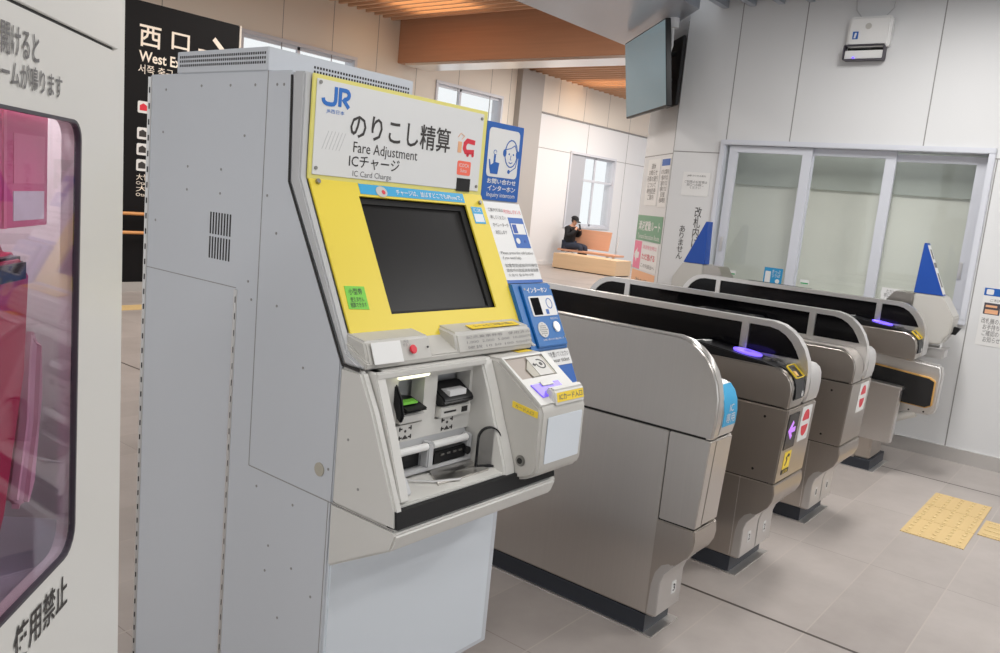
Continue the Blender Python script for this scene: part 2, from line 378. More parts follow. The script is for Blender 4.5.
# right hand wall with the office windows
F = FX(XW); Y0, Y1, Z0, Z1 = 1.02, 2.96, 1.02, 2.185
struct(cut_plate('wall_office', [yz([(3.43, 0), (3.43, 3.5), (-5, 3.5), (-5, 0)]), yz([(Y1, Z0), (Y1, Z1), (Y0, Z1), (Y0, Z0)])], F, -.18, 0, 'wall', None, 0))
b = B()
for y in (2.962, 2.43, 1.454, .3): b.box(XW-.001, XW+.02, y-.004, y+.004, 2.19 if y > 1 else .1, 3.5)
b.box(XW-.001, XW+.02, .968, .976, .1, 2.15)
b.box(XW-.001, XW+.02, 2.99, 3.43, 2.106, 2.114); b.box(XW-.001, XW+.02, -5, 1.0, 2.146, 2.154)
struct(b.done('trim_4', 'joint'))
b = B(); b.box(XW-.014, XW, -5, 3.43, 0, .1); struct(b.done('baseboard_right', 'steel_light'))
# window frame, three sliding sashes, panes, the room behind
t = B(); k = .035
t.box(XW-.03, XW+.19, Y0-k, Y1+k, Z1-.005, Z1+k, .004); t.box(XW-.03, XW+.19, Y0-k, Y1+k, Z0-k, Z0+.005, .004)
t.box(XW-.03, XW+.19, Y0-k, Y0+.005, Z0, Z1, .004); t.box(XW-.03, XW+.19, Y1-.005, Y1+k, Z0, Z1, .004)
office = struct(t.done('window_4', 'alu'))
sash = ((2.925, 2.24, .0, 2.178), (2.31, 1.63, .035, 2.180), (1.71, 1.03, .07, 2.165))
for i, (ya, yb_, dx, zt) in enumerate(sash):
    x0 = XW+.01+dx; t = B(); k = .075
    t.box(x0, x0+.03, yb_, ya, zt-.055, zt, .003); t.box(x0, x0+.03, yb_, ya, Z0, Z0+.06, .003)
    t.box(x0, x0+.03, ya-k, ya, Z0+.06, zt-.055, .003); t.box(x0, x0+.03, yb_, yb_+k, Z0+.06, zt-.055, .003)
    s_ = t.done('sash', 'alu', office)
    t = B(); t.box(x0+.012, x0+.018, yb_+k, ya-k, Z0+.05, zt-.05); t.done('pane', 'pane_clear', s_)
    t = B(); hy = (2.885, 2.275, 1.66)[i] if i < 2 else 1.09
    t.box(x0-.012, x0, hy-.011, hy+.011, 1.3, 1.42, .003); t.box(x0-.0135, x0-.01, hy-.005, hy+.005, 1.31, 1.41); t.done('handle', 'steel_light', s_)
    t = B(); gy = (2.80, 2.20, 1.595)[i]; t.box(x0+.0095, x0+.0119, gy-.07, gy, 1.115, 1.15); g = t.done('mark', 'white', s_)
    t = B(); t.box(x0+.009, x0+.0096, gy-.065, gy-.005, 1.117, 1.127); t.done('stripe', 'green', g)
t = B(); t.box(XW+.16, XW+2.6, .4, 3.3, .98, 1.0); t.box(XW+2.55, XW+2.6, .4, 3.3, 1.0, 2.6); t.box(XW+.18, XW+2.6, .35, .4, 1.0, 2.6)
t.box(XW+.18, XW+2.6, 3.3, 3.35, 1.0, 2.6); t.box(XW+.18, XW+2.6, .35, 3.35, 2.6, 2.65); struct(t.done('wall_office_inside', 'blind', None, 0))
t = B(); t.box(XW+.3, XW+.31, Y0-.1, Y1+.1, 1.88, 2.3); t.done('valance', 'blind2', office)
t = B(); t.box(XW+.33, XW+.335, Y0-.1, Y1+.1, 1.0, 1.9); t.done('blind', 'blind', office)
area('office_lamp', (XW+1.2, 1.9, 2.55), 1.6, .4, 22, LCOL)
area('office_lamp', (XW+.2, 2.0, 2.5), .1, 1.8, 9, LCOL)
# chamfered corner and the wall going away behind it
s2 = math.sqrt(.5); FCH = frame((XW, 3.43, 0), (-s2, -s2, 0), (0, 0, 1))   # u runs to the right as seen, normal faces the far hall
b = B(); b.prism([(-.88, 0), (0, 0), (0, 3.5), (-.88, 3.5)], -.15, 0, FCH); struct(b.done('wall_corner', 'wall', None, 0))
b = B(); b.box(XW+.88*s2, 12, 3.43+.88*s2-.15, 3.43+.88*s2, 0, 5); struct(b.done('wall_side', 'wall_warm', None, 0))
b = B(); b.prism([(-.88, 2.088), (0, 2.088), (0, 2.096), (-.88, 2.096)], 0, .001, FCH); b.prism([(-.012, 0), (0, 0), (0, 3.2), (-.012, 3.2)], 0, .002, FCH); struct(b.done('trim_5', 'joint'))
# near ceiling, baffles, soffit
b = B(); b.box(-4, XW, -5, 3.18, 3.48, 3.56); struct(b.done('ceiling_near', 'ceiling', None, 0))
b = B(); y = -4.9
while y < 3.1: b.box(-4, XW-.01, y, y+.05, 3.28, 3.48); y += .235
struct(b.done('ceiling_baffles', 'soffit', None, 0))
b = B(); b.prism([(-4, 3.18), (6.25, 3.18), (7.62, 4.53), (-4, 4.5)], 3.2, 3.3, Matrix.Identity(4)); struct(b.done('soffit', 'soffit', None, 0))
b = B(); b.box(-4, XW+.2, 4.35, 4.45, 3.3, 5.06); b.box(-4, XW, 3.1, 3.18, 3.3, 3.56); struct(b.done('wall_above_soffit', 'ceiling', None, 0))
# unseen left wall; its wide openings are shaped to let in side light
F = frame((-4, 0, 0), (0, 1, 0), (0, 0, 1))
bays = [(y, y+1.25) for y in (-6.4, -5.0, -3.6, -2.2, -.8, .6, 2.0, 3.4)]
struct(cut_plate('wall_left', [[(-7, 0), (13, 0), (13, 5), (-7, 5)]]+[[(a, .35), (c, .35), (c, 3.1), (a, 3.1)] for a, c in bays]+[[(6, .3), (11, .3), (11, 3.6), (6, 3.6)]], F, -.2, 0, 'wall', None, 0))

# ================================================================ FARE ADJUSTMENT MACHINE
XL, XR = 1.393, 2.135
mach = thing('fare_adjustment_machine', 'tall pale grey fare adjustment machine with yellow screen surround and white sign on top', 'ticket machine', (1.76, 2.1, -.2114))
mach.location = (1.549, 1.848, 0); mach.scale = (.88, .88, .88)     # modelled at 1 : 0.88, its foot at -0.2114
b = B(); b.prism(yz([(2.6, 1.838), (1.868, 1.838), (1.854, 1.545), (1.60, 1.10), (1.60, .03), (1.70, .02), (1.70, -.19), (2.6, -.19)]), -(XR-XL), 0, FX(XL), .004)
body = b.done('body', 'grey_paint', mach)
b = B(); b.box(XL+.01, XR-.01, 1.72, 2.58, -.211, -.18); b.done('foot_plate', 'gap', mach)
b = B(); b.box(XL, 1.95, 1.976, 2.44, 1.838, 1.902, .002); vt = b.done('top_housing', 'grey_paint', mach)
b = B()
for r in range(3):
    for i in range(42): b.box(XL-.0006, XL+.002, 2.425-.0105*i-.006, 2.425-.0105*i, 1.857+.0125*r, 1.864+.0125*r)
b.done('vent_holes', 'gap', vt); b = B()
for r in range(3):
    for i in range(36): b.box(1.548+.0108*i, 1.5545+.0108*i, 1.9755, 1.98, 1.846+.0125*r, 1.853+.0125*r)
b.done('vent_holes', 'gap', vt)
b = B()   # side seams
e = XL-.0007
b.box(e, XL, 1.971, 1.974, .712, 1.838); b.box(e, XL, 1.36, 1.972, .7105, .7135); b.box(e, XL, 2.078, 2.6, 1.222, 1.2245)
b.prism([(-.0015, 0), (.0015, 0), (.0015, .71), (-.0015, .71)], 0, .0006, frame((XL, 1.612, .0), (0, -1, 0), (0, 0, 1)))
b.done('seam', 'joint', mach)
b = B()
b.stroke(yz([(1.868, 1.825), (1.856, 1.545), (1.592, 1.092), (1.525, 1.088)]), .008, 0, .001, FX(XL)); b.done('door_gap', 'gap', mach)
# hinges
def hinge(y, z0, z1, nm, r):
    h = B(); h.tube([(XL-r*.5, y, z0), (XL-r*.5, y, z1)], r); h.box(XL-.002, XL+.001, y-.008, y+.008, z0, z1); o = h.done(nm, 'steel_light', mach)
    h = B(); z = z0
    while z < z1: h.box(XL-r*1.3, XL, y-r*.9, y-r*.2, z, z+.018); z += .05
    h.each('knuckle_gap', 'gap', o)
hinge(2.594, -.17, 1.83, 'rear_hinge', .006); hinge(2.078, -.17, 1.218, 'door_hinge', .003)
b = B()   # louvre on the side
for r in range(2):
    for i in range(8): b.box(XL-.0008, XL+.001, 2.118+.0145*i, 2.1245+.0145*i, 1.295+.073*r, 1.36+.073*r)
b.done('louvre', 'gap', mach)
b = B()
for y, z in ((2.5, 1.79), (2.3, 1.80), (2.15, 1.80), (2.03, 1.80), (1.93, 1.80), (1.9, 1.8), (2.51, 1.66), (2.07, 1.66), (2.36, 1.56), (2.18, 1.56), (2.36, 1.49), (2.18, 1.49), (2.54, 1.38), (1.95, 1.5),
             (1.9, 1.4), (1.88, 1.2), (1.75, 1.05), (1.62, .8), (1.5, .78), (1.93, .66), (1.76, .655), (1.86, .5), (1.75, .47), (1.87, .42), (1.66, .42), (1.8, .3), (1.55, .9), (2.0, 1.2), (2.02, 1.25)):
    b.cyl(FX(XL), -y, z, .004, 0, .0012, 8)
b.each('rivet', 'joint', mach)
b = B(); b.cyl(FX(XL), -1.655, .79, .019, 0, .003, 24); b.done('plug', 'stopper', mach)
# pedestal front and ledge
b = B(); b.prism(rrect(XL+.005, .05, 2.105, .60, .01), 0, .012, FY(1.605), .004); b.done('pedestal_panel', 'lower_white', mach)
b = B(); b.prism(yz([(1.605, .712), (1.36, .712), (1.352, .70), (1.368, .656), (1.6, .532)]), -.697, 0, FX(XL), .005); b.done('ledge', 'ivory', mach)
b = B(); b.prism(yz([(1.36, .760), (1.352, .716), (1.39, .713), (1.395, .76)]), -.685, -.004, FX(XL)); b.done('ledge_strip', 'black_matte', mach)
b = B(); b.prism(yz([(1.6, .712), (1.38, .712), (1.376, .767), (1.42, .772), (1.6, .765)]), -.5, -.03, FX(XL), .003); b.done('tray_lip', 'ivory', mach)
# cheeks of the payment recess
b = B(); b.prism(yz([(1.6, .712), (1.6, 1.086), (1.52, 1.086), (1.465, .99), (1.36, .76), (1.354, .712)]), -.028, 0, FX(XL), .007)
b.prism(yz([(1.6, .76), (1.6, 1.086), (1.497, 1.086), (1.425, .92), (1.372, .775), (1.40, .765), (1.6, .765)]), -.06, -.028, FX(XL), .004); b.done('left_cheek', 'ivory', mach)
b = B(); b.prism(yz([(1.6, .715), (1.6, 1.084), (1.497, 1.084), (1.455, .99), (1.425, .911), (1.395, .84), (1.372, .78), (1.362, .715)]), -.05, 0, FX(1.843), .006, 3); b.done('right_cheek', 'ivory', mach)
b = B(); b.box(1.42, 1.86, 1.488, 1.6, 1.066, 1.086, .004); b.done('recess_top', 'ivory', mach)
# back of the recess
R0 = FY(1.525)
cut_plate('recess_back', [[(1.45, .87), (1.86, .87), (1.86, 1.07), (1.45, 1.07)], [(1.535, .918), (1.638, .918), (1.638, 1.045), (1.535, 1.045)], [(1.69, .915), (1.832, .915), (1.832, 1.045), (1.69, 1.045)]], R0, -.05, 0, 'ivory', mach, 0)
b = B(); b.box(1.45, 1.86, 1.592, 1.6, .72, 1.07); b.done('recess_rear', 'grey_rim', mach)
b = B(); b.prism([(1.452, .77), (1.452, .872), (1.83, .872), (1.85, .85), (1.86, .77)], -.06, -.005, R0, .004); cv = b.done('coin_surround', 'ceiling', mach)
b = B(); b.box(1.515, 1.632, 1.50, 1.515, 1.055, 1.069, .003); b.done('slot_lamp', 'lamp_white', mach)
# coin and ticket slots: black wedge hoods
def hood(x0, x1, z0, h, nm):
    q = B(); q.prism(yz([(1.6, z0+h*.8), (1.56, z0+h), (1.5, z0+h*.45), (1.492, z0+h*.25), (1.5, z0+.004), (1.6, z0)]), -(x1-x0), 0, FX(x0), .004)
    return q.done(nm, 'black', mach)
h1 = hood(1.545, 1.628, .955, .03, 'coin_slot_hood')
b = B(); b.prism([(1.55, 1.515), (1.605, 1.515), (1.615, 1.545), (1.56, 1.545)], .978, .9835, Matrix.Identity(4)); b.done('green_guide', 'green_note', h1)
b = B(); b.prism(yz([(1.545, 1.04), (1.52, 1.035), (1.50, 1.0), (1.488, .955), (1.497, .935), (1.512, .945), (1.53, .985), (1.55, 1.0)]), -.012, 0, FX(1.522), .004); b.done('slot_visor', 'black', mach)
h2 = hood(1.692, 1.822, .955, .06, 'note_slot_hood')
b = B(); b.prism([(1.72, 1.50), (1.79, 1.50), (1.80, 1.535), (1.715, 1.535)], .984, 1.0, Matrix.Identity(4)); b.done('note_guide', 'ceiling', h2)
b = B(); b.box(1.54, 1.635, 1.512, 1.6, .925, .95, .003); b.done('slot_plate', 'ivory', mach); b = B(); b.box(1.695, 1.828, 1.508, 1.6, .92, .952, .003); pl_ = b.done('slot_plate', 'ivory', mach)
b = B(); b.box(1.71, 1.76, 1.5065, 1.509, .934, .939); b.box(1.785, 1.81, 1.5065, 1.509, .928, .944); b.each('slit', 'gap', pl_)
b = B()   # pictograms
for cx in (1.575, 1.745):
    b = B()
    b.prism([(cx-.012, .877), (cx+.012, .877), (cx, .889)], 0, .001, R0)
    for dx, dz in ((-.018, .907), (.018, .907), (-.018, .882), (.018, .882)): b.box(cx+dx-.006, cx+dx+.006, 1.5238, 1.5249, dz-.002, dz+.002); b.box(cx+dx*1.2-.002, cx+dx*1.2+.002, 1.5238, 1.5249, dz-.006, dz+.006)
    b.cyl(R0, cx, .899, .004, 0, .001, 10)
    b.done('pictogram', 'ink', mach)
# cash receiver
b = B(); b.tube([(1.46, 1.505, .848), (1.645, 1.505, .848)], .011, 14); b.tube([(1.668, 1.505, .848), (1.815, 1.505, .848)], .011, 14); b.each('guide_bar', 'white', mach)
b = B(); b.box(1.643, 1.668, 1.495, 1.525, .785, .86, .004); b.done('bracket', 'grey_rim', mach); b = B(); b.box(1.455, 1.84, 1.50, 1.525, .776, .788, .002); b.done('bracket', 'grey_rim', mach); b = B(); b.box(1.815, 1.832, 1.495, 1.525, .785, .858, .003); b.done('bracket', 'grey_rim', mach)
b = B(); b.box(1.46, 1.64, 1.527, 1.59, .788, .835); b.done('note_mouth', 'black', mach); b = B(); b.box(1.672, 1.814, 1.50, 1.57, .789, .828, .004); mo = b.done('note_mouth', 'black', mach)
b = B()
for i in range(4): b.box(1.70+i*.026, 1.714+i*.026, 1.497, 1.501, .813, .818)
b.each('roller', 'screw', mo)
b = B(); b.cyl(FY(1.498), 1.812, .81, .012, 0, .008, 14); b.done('knob', 'black', mo)
b = B(); b.prism([(1.60, 1.41), (1.815, 1.41), (1.83, 1.50), (1.66, 1.50)], .772, .776, Matrix.Identity(4)); ct_ = b.done('coin_tray', 'steel', mach)
b = B(); b.tube([(1.54, 1.49, .778), (1.60, 1.43, .777), (1.68, 1.40, .777)], .004); b.done('tray_wire', 'steel_light', ct_)
b = B(); b.prism(yz([(1.6, .77), (1.6, .82), (1.47, .835), (1.425, .81), (1.40, .772)]), -.045, 0, FX(1.452), .006); b.done('side_block', 'grey_rim', mach)
FR_ = frame((1.80, 1.452, .775), (.86, -.5, 0), (0, 0, 1)); ringp = lambda k: [(k, k)]+arc(.036, .085, .036-k, 180, 0, 12, .036-k)+[(.072-k, k)]
cut_plate('flap_ring', [ringp(0), ringp(.004)], FR_, 0, .012, 'black', mach)
b = B(); b.prism(ringp(.003), .002, .005, FR_); b.done('clear_flap', 'pane_clearflap', mach)
# lower head: button module between screen panel and recess
b = B(); b.prism(yz([(1.6, 1.09), (1.515, 1.09), (1.513, 1.108), (1.58, 1.142), (1.604, 1.160), (1.7, 1.162), (1.7, 1.09)]), -.72, -.01, FX(XL), .004)
mod = b.done('button_module', 'ivory_dark', mach)
b = B(); b.prism(yz([(1.69, 1.178), (1.6, 1.172), (1.53, 1.160), (1.508, 1.10), (1.52, 1.092), (1.69, 1.092)]), -.365, 0, FX(1.752), .008, 3); b.done('price_list_hump', 'ivory_dark', mod)
b = B(); b.prism(yz([(1.69, 1.178), (1.6, 1.170), (1.535, 1.160), (1.510, 1.098), (1.52, 1.092), (1.69, 1.092)]), -.24, 0, FX(1.41), .006, 3); b.done('call_hump', 'ivory_dark', mod)
FM = frame((0, 1.508, 1.098), (1, 0, 0), (0, .026, .062))
b = B(); b.prism([(1.425, .004), (1.53, .004), (1.53, .062), (1.425, .062)], .0035, .006, FM, .001); b.done('paper_patch', 'white', mod)
b = B(); b.cyl(FM, 1.572, .034, .0125, .003, .009, 24, bev=.002); b.done('call_button', 'red', mod)
b = B(); b.cyl(FM, 1.63, .036, .003, .003, .006, 10); b.done('pin_hole', 'gap', mod)
text('呼出\nボタン', FM, (1.538, .044, 1.566, .062), 'ink_soft', mod, lift=.0045)
FM2 = frame((0, 1.5055, 1.10), (1, 0, 0), (0, .022, .06))
for z, t_ in ((.048, '記念乗車券等   使用済み'), (.033, '1,000  2,000  5,000  10,000円'), (.018, '硬貨 10 50 100 500円')): text(t_, FM2, (1.79, z-.004, 2.10, z+.005), 'ink_soft', mod, lift=.004)
FM3 = frame((0, 1.535, 1.1625), (1, 0, 0), (0, .07, .012))
b = B(); b.prism([(1.84, .004), (2.07, .004), (2.07, .035), (1.84, .035)], .002, .004, FM3); ty = b.done('yellow_tape', 'label_yellow', mod)
text('カードをご利用の際は', FM3, (1.86, .01, 2.05, .028), 'ink_soft', ty, lift=.005)
# rims of the upper door
for x in (XL, XR-.012):
    b = B(); b.prism(yz([(1.866, 1.836), (1.815, 1.834), (1.813, 1.56), (1.581, 1.124), (1.515, 1.094), (1.585, 1.094), (1.852, 1.545)]), -.026, 0, FX(x), .005); b.done('door_rim', 'grey_rim', mach)
b = B(); b.prism(yz([(1.864, 1.834), (1.82, 1.834), (1.82, 1.548), (1.848, 1.53)]), -.72, -.02, FX(XL)); b.done('door_core', 'grey_rim', mach)
# sign on top
FS = FY(1.813)
b = B(); b.prism(rrect(1.415, 1.556, 2.14, 1.833, .004), 0, .006, FS, .002); sg = b.done('sign_frame', 'yellow_frame', mach)
b = B(); b.prism(rrect(1.427, 1.57, 2.118, 1.822, .003), .006, .009, FS, .001); b.done('sign_plate', 'white_gloss', sg)
F9 = FY(1.804)
text('のりこし精算', F9, (1.549, 1.679, 1.962, 1.754), 'ink', sg, .012, lift=.0008)
text('Fare Adjustment', F9, (1.565, 1.633, 1.82, 1.672), 'ink', sg, lift=.0008)
text('ICチャージ', F9, (1.552, 1.600, 1.748, 1.636), 'ink', sg, .006, lift=.0008)
text('IC Card Charge', F9, (1.568, 1.571, 1.718, 1.592), 'ink_soft', sg, lift=.0008)
b = B(); jx, jz = 1.449, 1.762
b.stroke([(jx, jz+.012)]+[(jx+.014-.014*math.cos(t_), jz+.012-.014*math.sin(t_)) for t_ in (.5, 1.0, 1.57)]+[(jx+.028, jz-.002)]+[(jx+.030+.013*math.sin(t_), jz+.011-.013*math.cos(t_)) for t_ in (.5, 1.0, 1.57)]+[(jx+.043, jz+.046)], .011, 0, .0012, F9)
b.stroke([(jx+.058, jz-.004), (jx+.058, jz+.041), (jx+.078, jz+.041)]+[(jx+.078+.011*math.sin(t_), jz+.030+.011*math.cos(t_)) for t_ in (.6, 1.2, 1.57, 2.1, 2.7)]+[(jx+.076, jz+.018), (jx+.072, jz+.014), (jx+.09, jz-.004)], .011, 0, .0012, F9)
b.done('rail_logo', 'jr_blue', sg)
text('JR西日本', F9, (1.462, 1.735, 1.525, 1.748), 'jr_blue', sg, lift=.0008)
b = B(); b.prism(rrect(2.005, 1.617, 2.07, 1.662, .006), 0, .001, F9); op = b.done('orange_badge', 'orange', sg)
text('ICOCA\nSuica', F9, (2.012, 1.626, 2.06, 1.654), 'white', op, lift=.0016)
b = B(); b.box(2.008, 2.074, 1.803, 1.804, 1.565, 1.607); b.done('black_patch', 'black_matte', sg)
b = B(); b.prism([(2.0, 1.687), (2.018, 1.687), (2.018, 1.722), (2.0, 1.722)], 0, .001, F9); b.stroke([(1.998, 1.735), (2.01, 1.748), (2.028, 1.741), (2.016, 1.73)], .002, 0, .001, F9); b.done('badge_bar', 'peach', sg)
b = B(); b.stroke([(2.082, 1.725), (2.045, 1.728), (2.034, 1.718), (2.032, 1.703), (2.04, 1.692), (2.08, 1.695)], .015, 0, .001, F9); b.cyl(F9, 2.05, 1.683, .006, 0, .001, 12); b.cyl(F9, 2.075, 1.684, .006, 0, .001, 12); b.done('badge_train', 'red', sg)
b = B()
for i in range(6): b.stroke([(1.455+.012*i, 1.64), (1.475+.012*i, 1.69)], .0012, 0, .0004, F9)
b.done('faint_stripes', 'grey_rim', sg)
b = B()
for x, z in ((1.438, 1.813), (1.438, 1.588), (2.106, 1.806), (2.106, 1.586)): b.cyl(F9, x, z, .005, 0, .003, 12)
b.each('sign_screw', 'screw', sg)
# slanted screen panel
sv = Vector((0, .232, .434)).normalized(); a0 = Vector((0, 1.581, 1.124)); FSL = frame(a0, (1, 0, 0), sv)
def sz(z): return (z-1.124)/sv.z
def srect(x0, z0, x1, z1): return [(x0, sz(z0)), (x1, sz(z0)), (x1, sz(z1)), (x0, sz(z1))]
yp = cut_plate('screen_panel', [srect(1.42, 1.13, 2.14, 1.556), srect(1.583, 1.207, 2.045, 1.52)], FSL, 0, .006, 'yellow', mach, 0)
b = B(); b.prism(srect(1.58, 1.2, 2.06, 1.525), -.02, -.012, FSL); sc_ = b.done('touch_screen', 'screen', mach)
cut_plate('screen_bezel', [srect(1.583, 1.207, 2.045, 1.52), srect(1.596, 1.216, 2.022, 1.504)], FSL, -.012, -.006, 'black_matte', mach, 0)
b = B(); b.prism(srect(1.592, 1.526, 2.043, 1.554), .006, .0072, FSL); tp = b.done('cyan_tape', 'sky_blue', yp)
text('チャージは、並ばずどこでもiPhoneで。', FSL, (1.735, sz(1.531), 2.03, sz(1.547)), 'white', tp, .006, lift=.0082)
b = B(); b.cyl(FSL, 1.675, sz(1.536), .017, .0072, .0086, 20, 1.3); ey = b.done('eye_mark', 'ivory_dark', tp)
b = B(); b.cyl(FSL, 1.682, sz(1.535), .007, .0086, .0094, 14); b.done('eye_dot', 'red', ey)
b = B(); b.prism(srect(2.066, 1.463, 2.12, 1.515), .006, .0072, FSL); cs = b.done('cyan_sticker', 'sky_blue', yp)
b = B(); b.prism(srect(2.07, 1.468, 2.115, 1.493), .0072, .0078, FSL); b.done('sticker_flash', 'lower_white', cs)
text('IC OK', FSL, (2.074, sz(1.499), 2.11, sz(1.51)), 'white', cs, lift=.008)
gn = [(1.440, sz(1.283)), (1.436, sz(1.226)), (1.506, sz(1.222)), (1.508, sz(1.280))]
b = B(); b.prism(gn, .006, .0075, FSL); g_ = b.done('green_note', 'green_note', yp)
text('小型券', FSL, (1.448, sz(1.26), 1.496, sz(1.276)), 'ink', g_, lift=.0085); text('使えません\n精算できます', FSL, (1.444, sz(1.228), 1.50, sz(1.255)), 'ink', g_, lift=.0085)
b = B()
for x, z in ((1.445, 1.548), (2.118, 1.53)): b.cyl(FSL, x, sz(z), .007, .006, .014, 14)
b.each('lock_knob', 'screw', yp)
# IC card box on the right
BX0, BX1 = 1.89, 2.122
prof = [(1.6, 1.084), (1.47, 1.084), (1.302, .972), (1.294, .955), (1.292, .79), (1.302, .765), (1.335, .748), (1.42, .722), (1.6, .722)]
b = B(); b.prism(yz(prof), -(BX1-BX0), 0, FX(BX0), .009, 3); cb = b.done('card_reader_box', 'ivory_dark', mach)
FT = frame((0, 1.302, .972), (1, 0, 0), Vector((0, .168, .112)))
def ty_(y): return (y-1.302)/.168*math.hypot(.168, .112)
cut_plate('reader_rim', [[(1.893, .004), (2.119, .004), (2.119, .2), (1.893, .2)], [(1.905, ty_(1.39)), (2.085, ty_(1.39)), (2.09, ty_(1.462)), (1.9, ty_(1.462))]], FT, .0, .007, 'ivory', cb, 0)
b = B(); b.prism([(1.905, ty_(1.39)), (2.088, ty_(1.39)), (2.09, ty_(1.462)), (1.9, ty_(1.462))], .0005, .002, FT); b.done('reader_well', 'well_shade', cb)  # flat patch; its darker colour stands for a recess in shade
b = B(); b.prism([(1.965, ty_(1.392)), (2.085, ty_(1.392)), (2.085, ty_(1.455)), (2.01, ty_(1.458)), (1.96, ty_(1.42))], .002, .006, FT, .002); b.done('well_block', 'stopper', cb)
b = B(); b.prism([(2.0, ty_(1.393)), (2.07, ty_(1.393)), (2.07, ty_(1.457)), (2.0, ty_(1.457))], .006, .0075, FT); st = b.done('round_arrow_sticker', 'ivory_dark', cb)
b = B(); cc = (2.043, ty_(1.43)); b.stroke([(cc[0]+.02*math.cos(math.radians(q)), cc[1]+.018*math.sin(math.radians(q))) for q in range(-170, 130, 25)], .004, .0075, .0085, FT)
b.stroke([(2.006, cc[1]), (2.026, cc[1])], .004, .0075, .0085, FT); b.prism([(2.003, cc[1]), (2.014, cc[1]-.007), (2.014, cc[1]+.007)], .0075, .0085, FT); b.cyl(FT, cc[0]+.002, cc[1], .007, .0075, .0085, 12); b.done('arrow_mark', 'ink', st)
b = B(); b.prism([(1.925, ty_(1.325)), (2.055, ty_(1.33)), (2.055, ty_(1.368)), (1.915, ty_(1.368))], .0065, .011, FT, .001); b.done('glowing_pad', 'glow_soft', cb)
b = B(); b.prism([(1.96, ty_(1.356)), (2.02, ty_(1.356)), (2.02, ty_(1.372)), (1.96, ty_(1.372))], .0105, .014, FT, .002); b.box(1.98, 2.0, ty_(1.337), ty_(1.345), .011, .0125, F=FT); b.done('pad_stop', 'ivory', cb)
b = B(); b.prism(yz([(1.345, .998), (1.325, 1.024), (1.305, 1.014), (1.294, .966)]), -.16, 0, FX(1.955), .006); lp = b.done('card_stop', 'ivory', cb)
FL = frame((0, 1.2985, .975), (1, 0, 0), (0, .011, .039))
b = B(); b.prism([(1.968, .004), (2.108, .004), (2.108, .032), (1.968, .032)], .0022, .004, FL); yl = b.done('yellow_label', 'label_yellow', cb)
text('ICカード入口', FL, (1.978, .009, 2.10, .028), 'ink_soft', yl, .01, lift=.005)
b = B(); b.prism(rrect(1.92, .80, 2.10, .942, .006), 0, .0025, FY(1.2925), .001); b.done('front_plate', 'lower_white', cb)
b = B(); b.cyl(FX(BX0), -1.352, .802, .0165, 0, .006, 22, bev=.002); lk = b.done('key_lock', 'screw', cb)
b = B(); b.cyl(FX(BX0), -1.352, .802, .009, .006, .007, 16); b.done('key_hole', 'gap', lk)
b = B(); b.prism(yz([(1.402, .972), (1.402, .953), (1.308, .940), (1.308, .959)]), 0, .0015, FX(BX0)); y2 = b.done('yellow_label', 'label_yellow', cb)
text('カード入口', frame((BX0, 1.402, .953), (0, -.094, -.013), (0, .0, 1)), (.012, .004, .08, .014), 'ink_soft', y2, lift=.0022)
b = B(); b.box(2.03, 2.10, 1.502, 1.54, 1.0845, 1.0865); b.done('yellow_label', 'label_yellow', mach)
# inquiry intercom column on the right edge
IX0, IX1 = 2.143, 2.343
b = B(); b.prism(yz([(1.835, 1.806), (1.815, 1.806), (1.813, 1.545), (1.54, 1.034), (1.535, .955), (1.545, .95), (1.6, 1.1), (1.835, 1.54)]), -(IX1-IX0), 0, FX(IX0), .002); ic = b.done('intercom_column', 'grey_rim', mach)
FI = FY(1.813)
b = B(); b.prism(rrect(IX0, 1.546, IX1+.002, 1.806, .004), .001, .004, FI); ib = b.done('inquiry_sign', 'blue', ic)
b = B(); b.prism(rrect(IX0+.014, 1.625, IX1-.018, 1.788, .016), .004, .0052, FI); wf = b.done('picture_panel', 'white', ib)
FIP = FY(1.813-.0052)
b = B(); hx, hz = 2.283, 1.71
b.stroke([(hx+.034*math.cos(math.radians(q)), hz+.046*math.sin(math.radians(q))) for q in range(0, 360, 20)], .004, 0, .0008, FIP, True)
b.stroke([(hx-.03, hz+.012), (hx-.005, hz+.018), (hx+.018, hz+.03), (hx+.03, hz+.01)], .003, 0, .0008, FIP)
b.cyl(FIP, hx-.036, hz, .013, 0, .001, 14, .7); b.cyl(FIP, hx+.036, hz, .013, 0, .001, 14, .7)
b.stroke([(hx+.038, hz-.01), (hx+.03, hz-.045), (hx, hz-.062)], .003, 0, .0008, FIP); b.cyl(FIP, hx-.006, hz-.062, .007, 0, .001, 12)
b.cyl(FIP, hx-.011, hz-.002, .0035, 0, .001, 8); b.cyl(FIP, hx+.013, hz-.002, .0035, 0, .001, 8); b.stroke([(hx, hz-.006), (hx-.003, hz-.02), (hx+.003, hz-.021)], .002, 0, .0008, FIP); b.stroke([(hx-.01, hz-.029), (hx, hz-.033), (hx+.01, hz-.029)], .003, 0, .0008, FIP)
kx, kz = 2.196, 1.665
b.prism([(kx-.018, kz-.03), (kx+.02, kz-.03), (kx+.026, kz+.008), (kx+.004, kz+.01), (kx+.004, kz+.034), (kx-.005, kz+.034), (kx-.006, kz+.006), (kx-.02, kz-.002), (kx-.026, kz+.018), (kx-.031, kz+.016), (kx-.026, kz-.008)], 0, .001, FIP)
b.stroke([(kx+.008*math.cos(q*.7), kz+.042+.008*math.sin(q*.7)) for q in range(9)], .002, 0, .0008, FIP); b.done('caller_picture', 'blue', wf)
F4 = FY(1.813-.004)
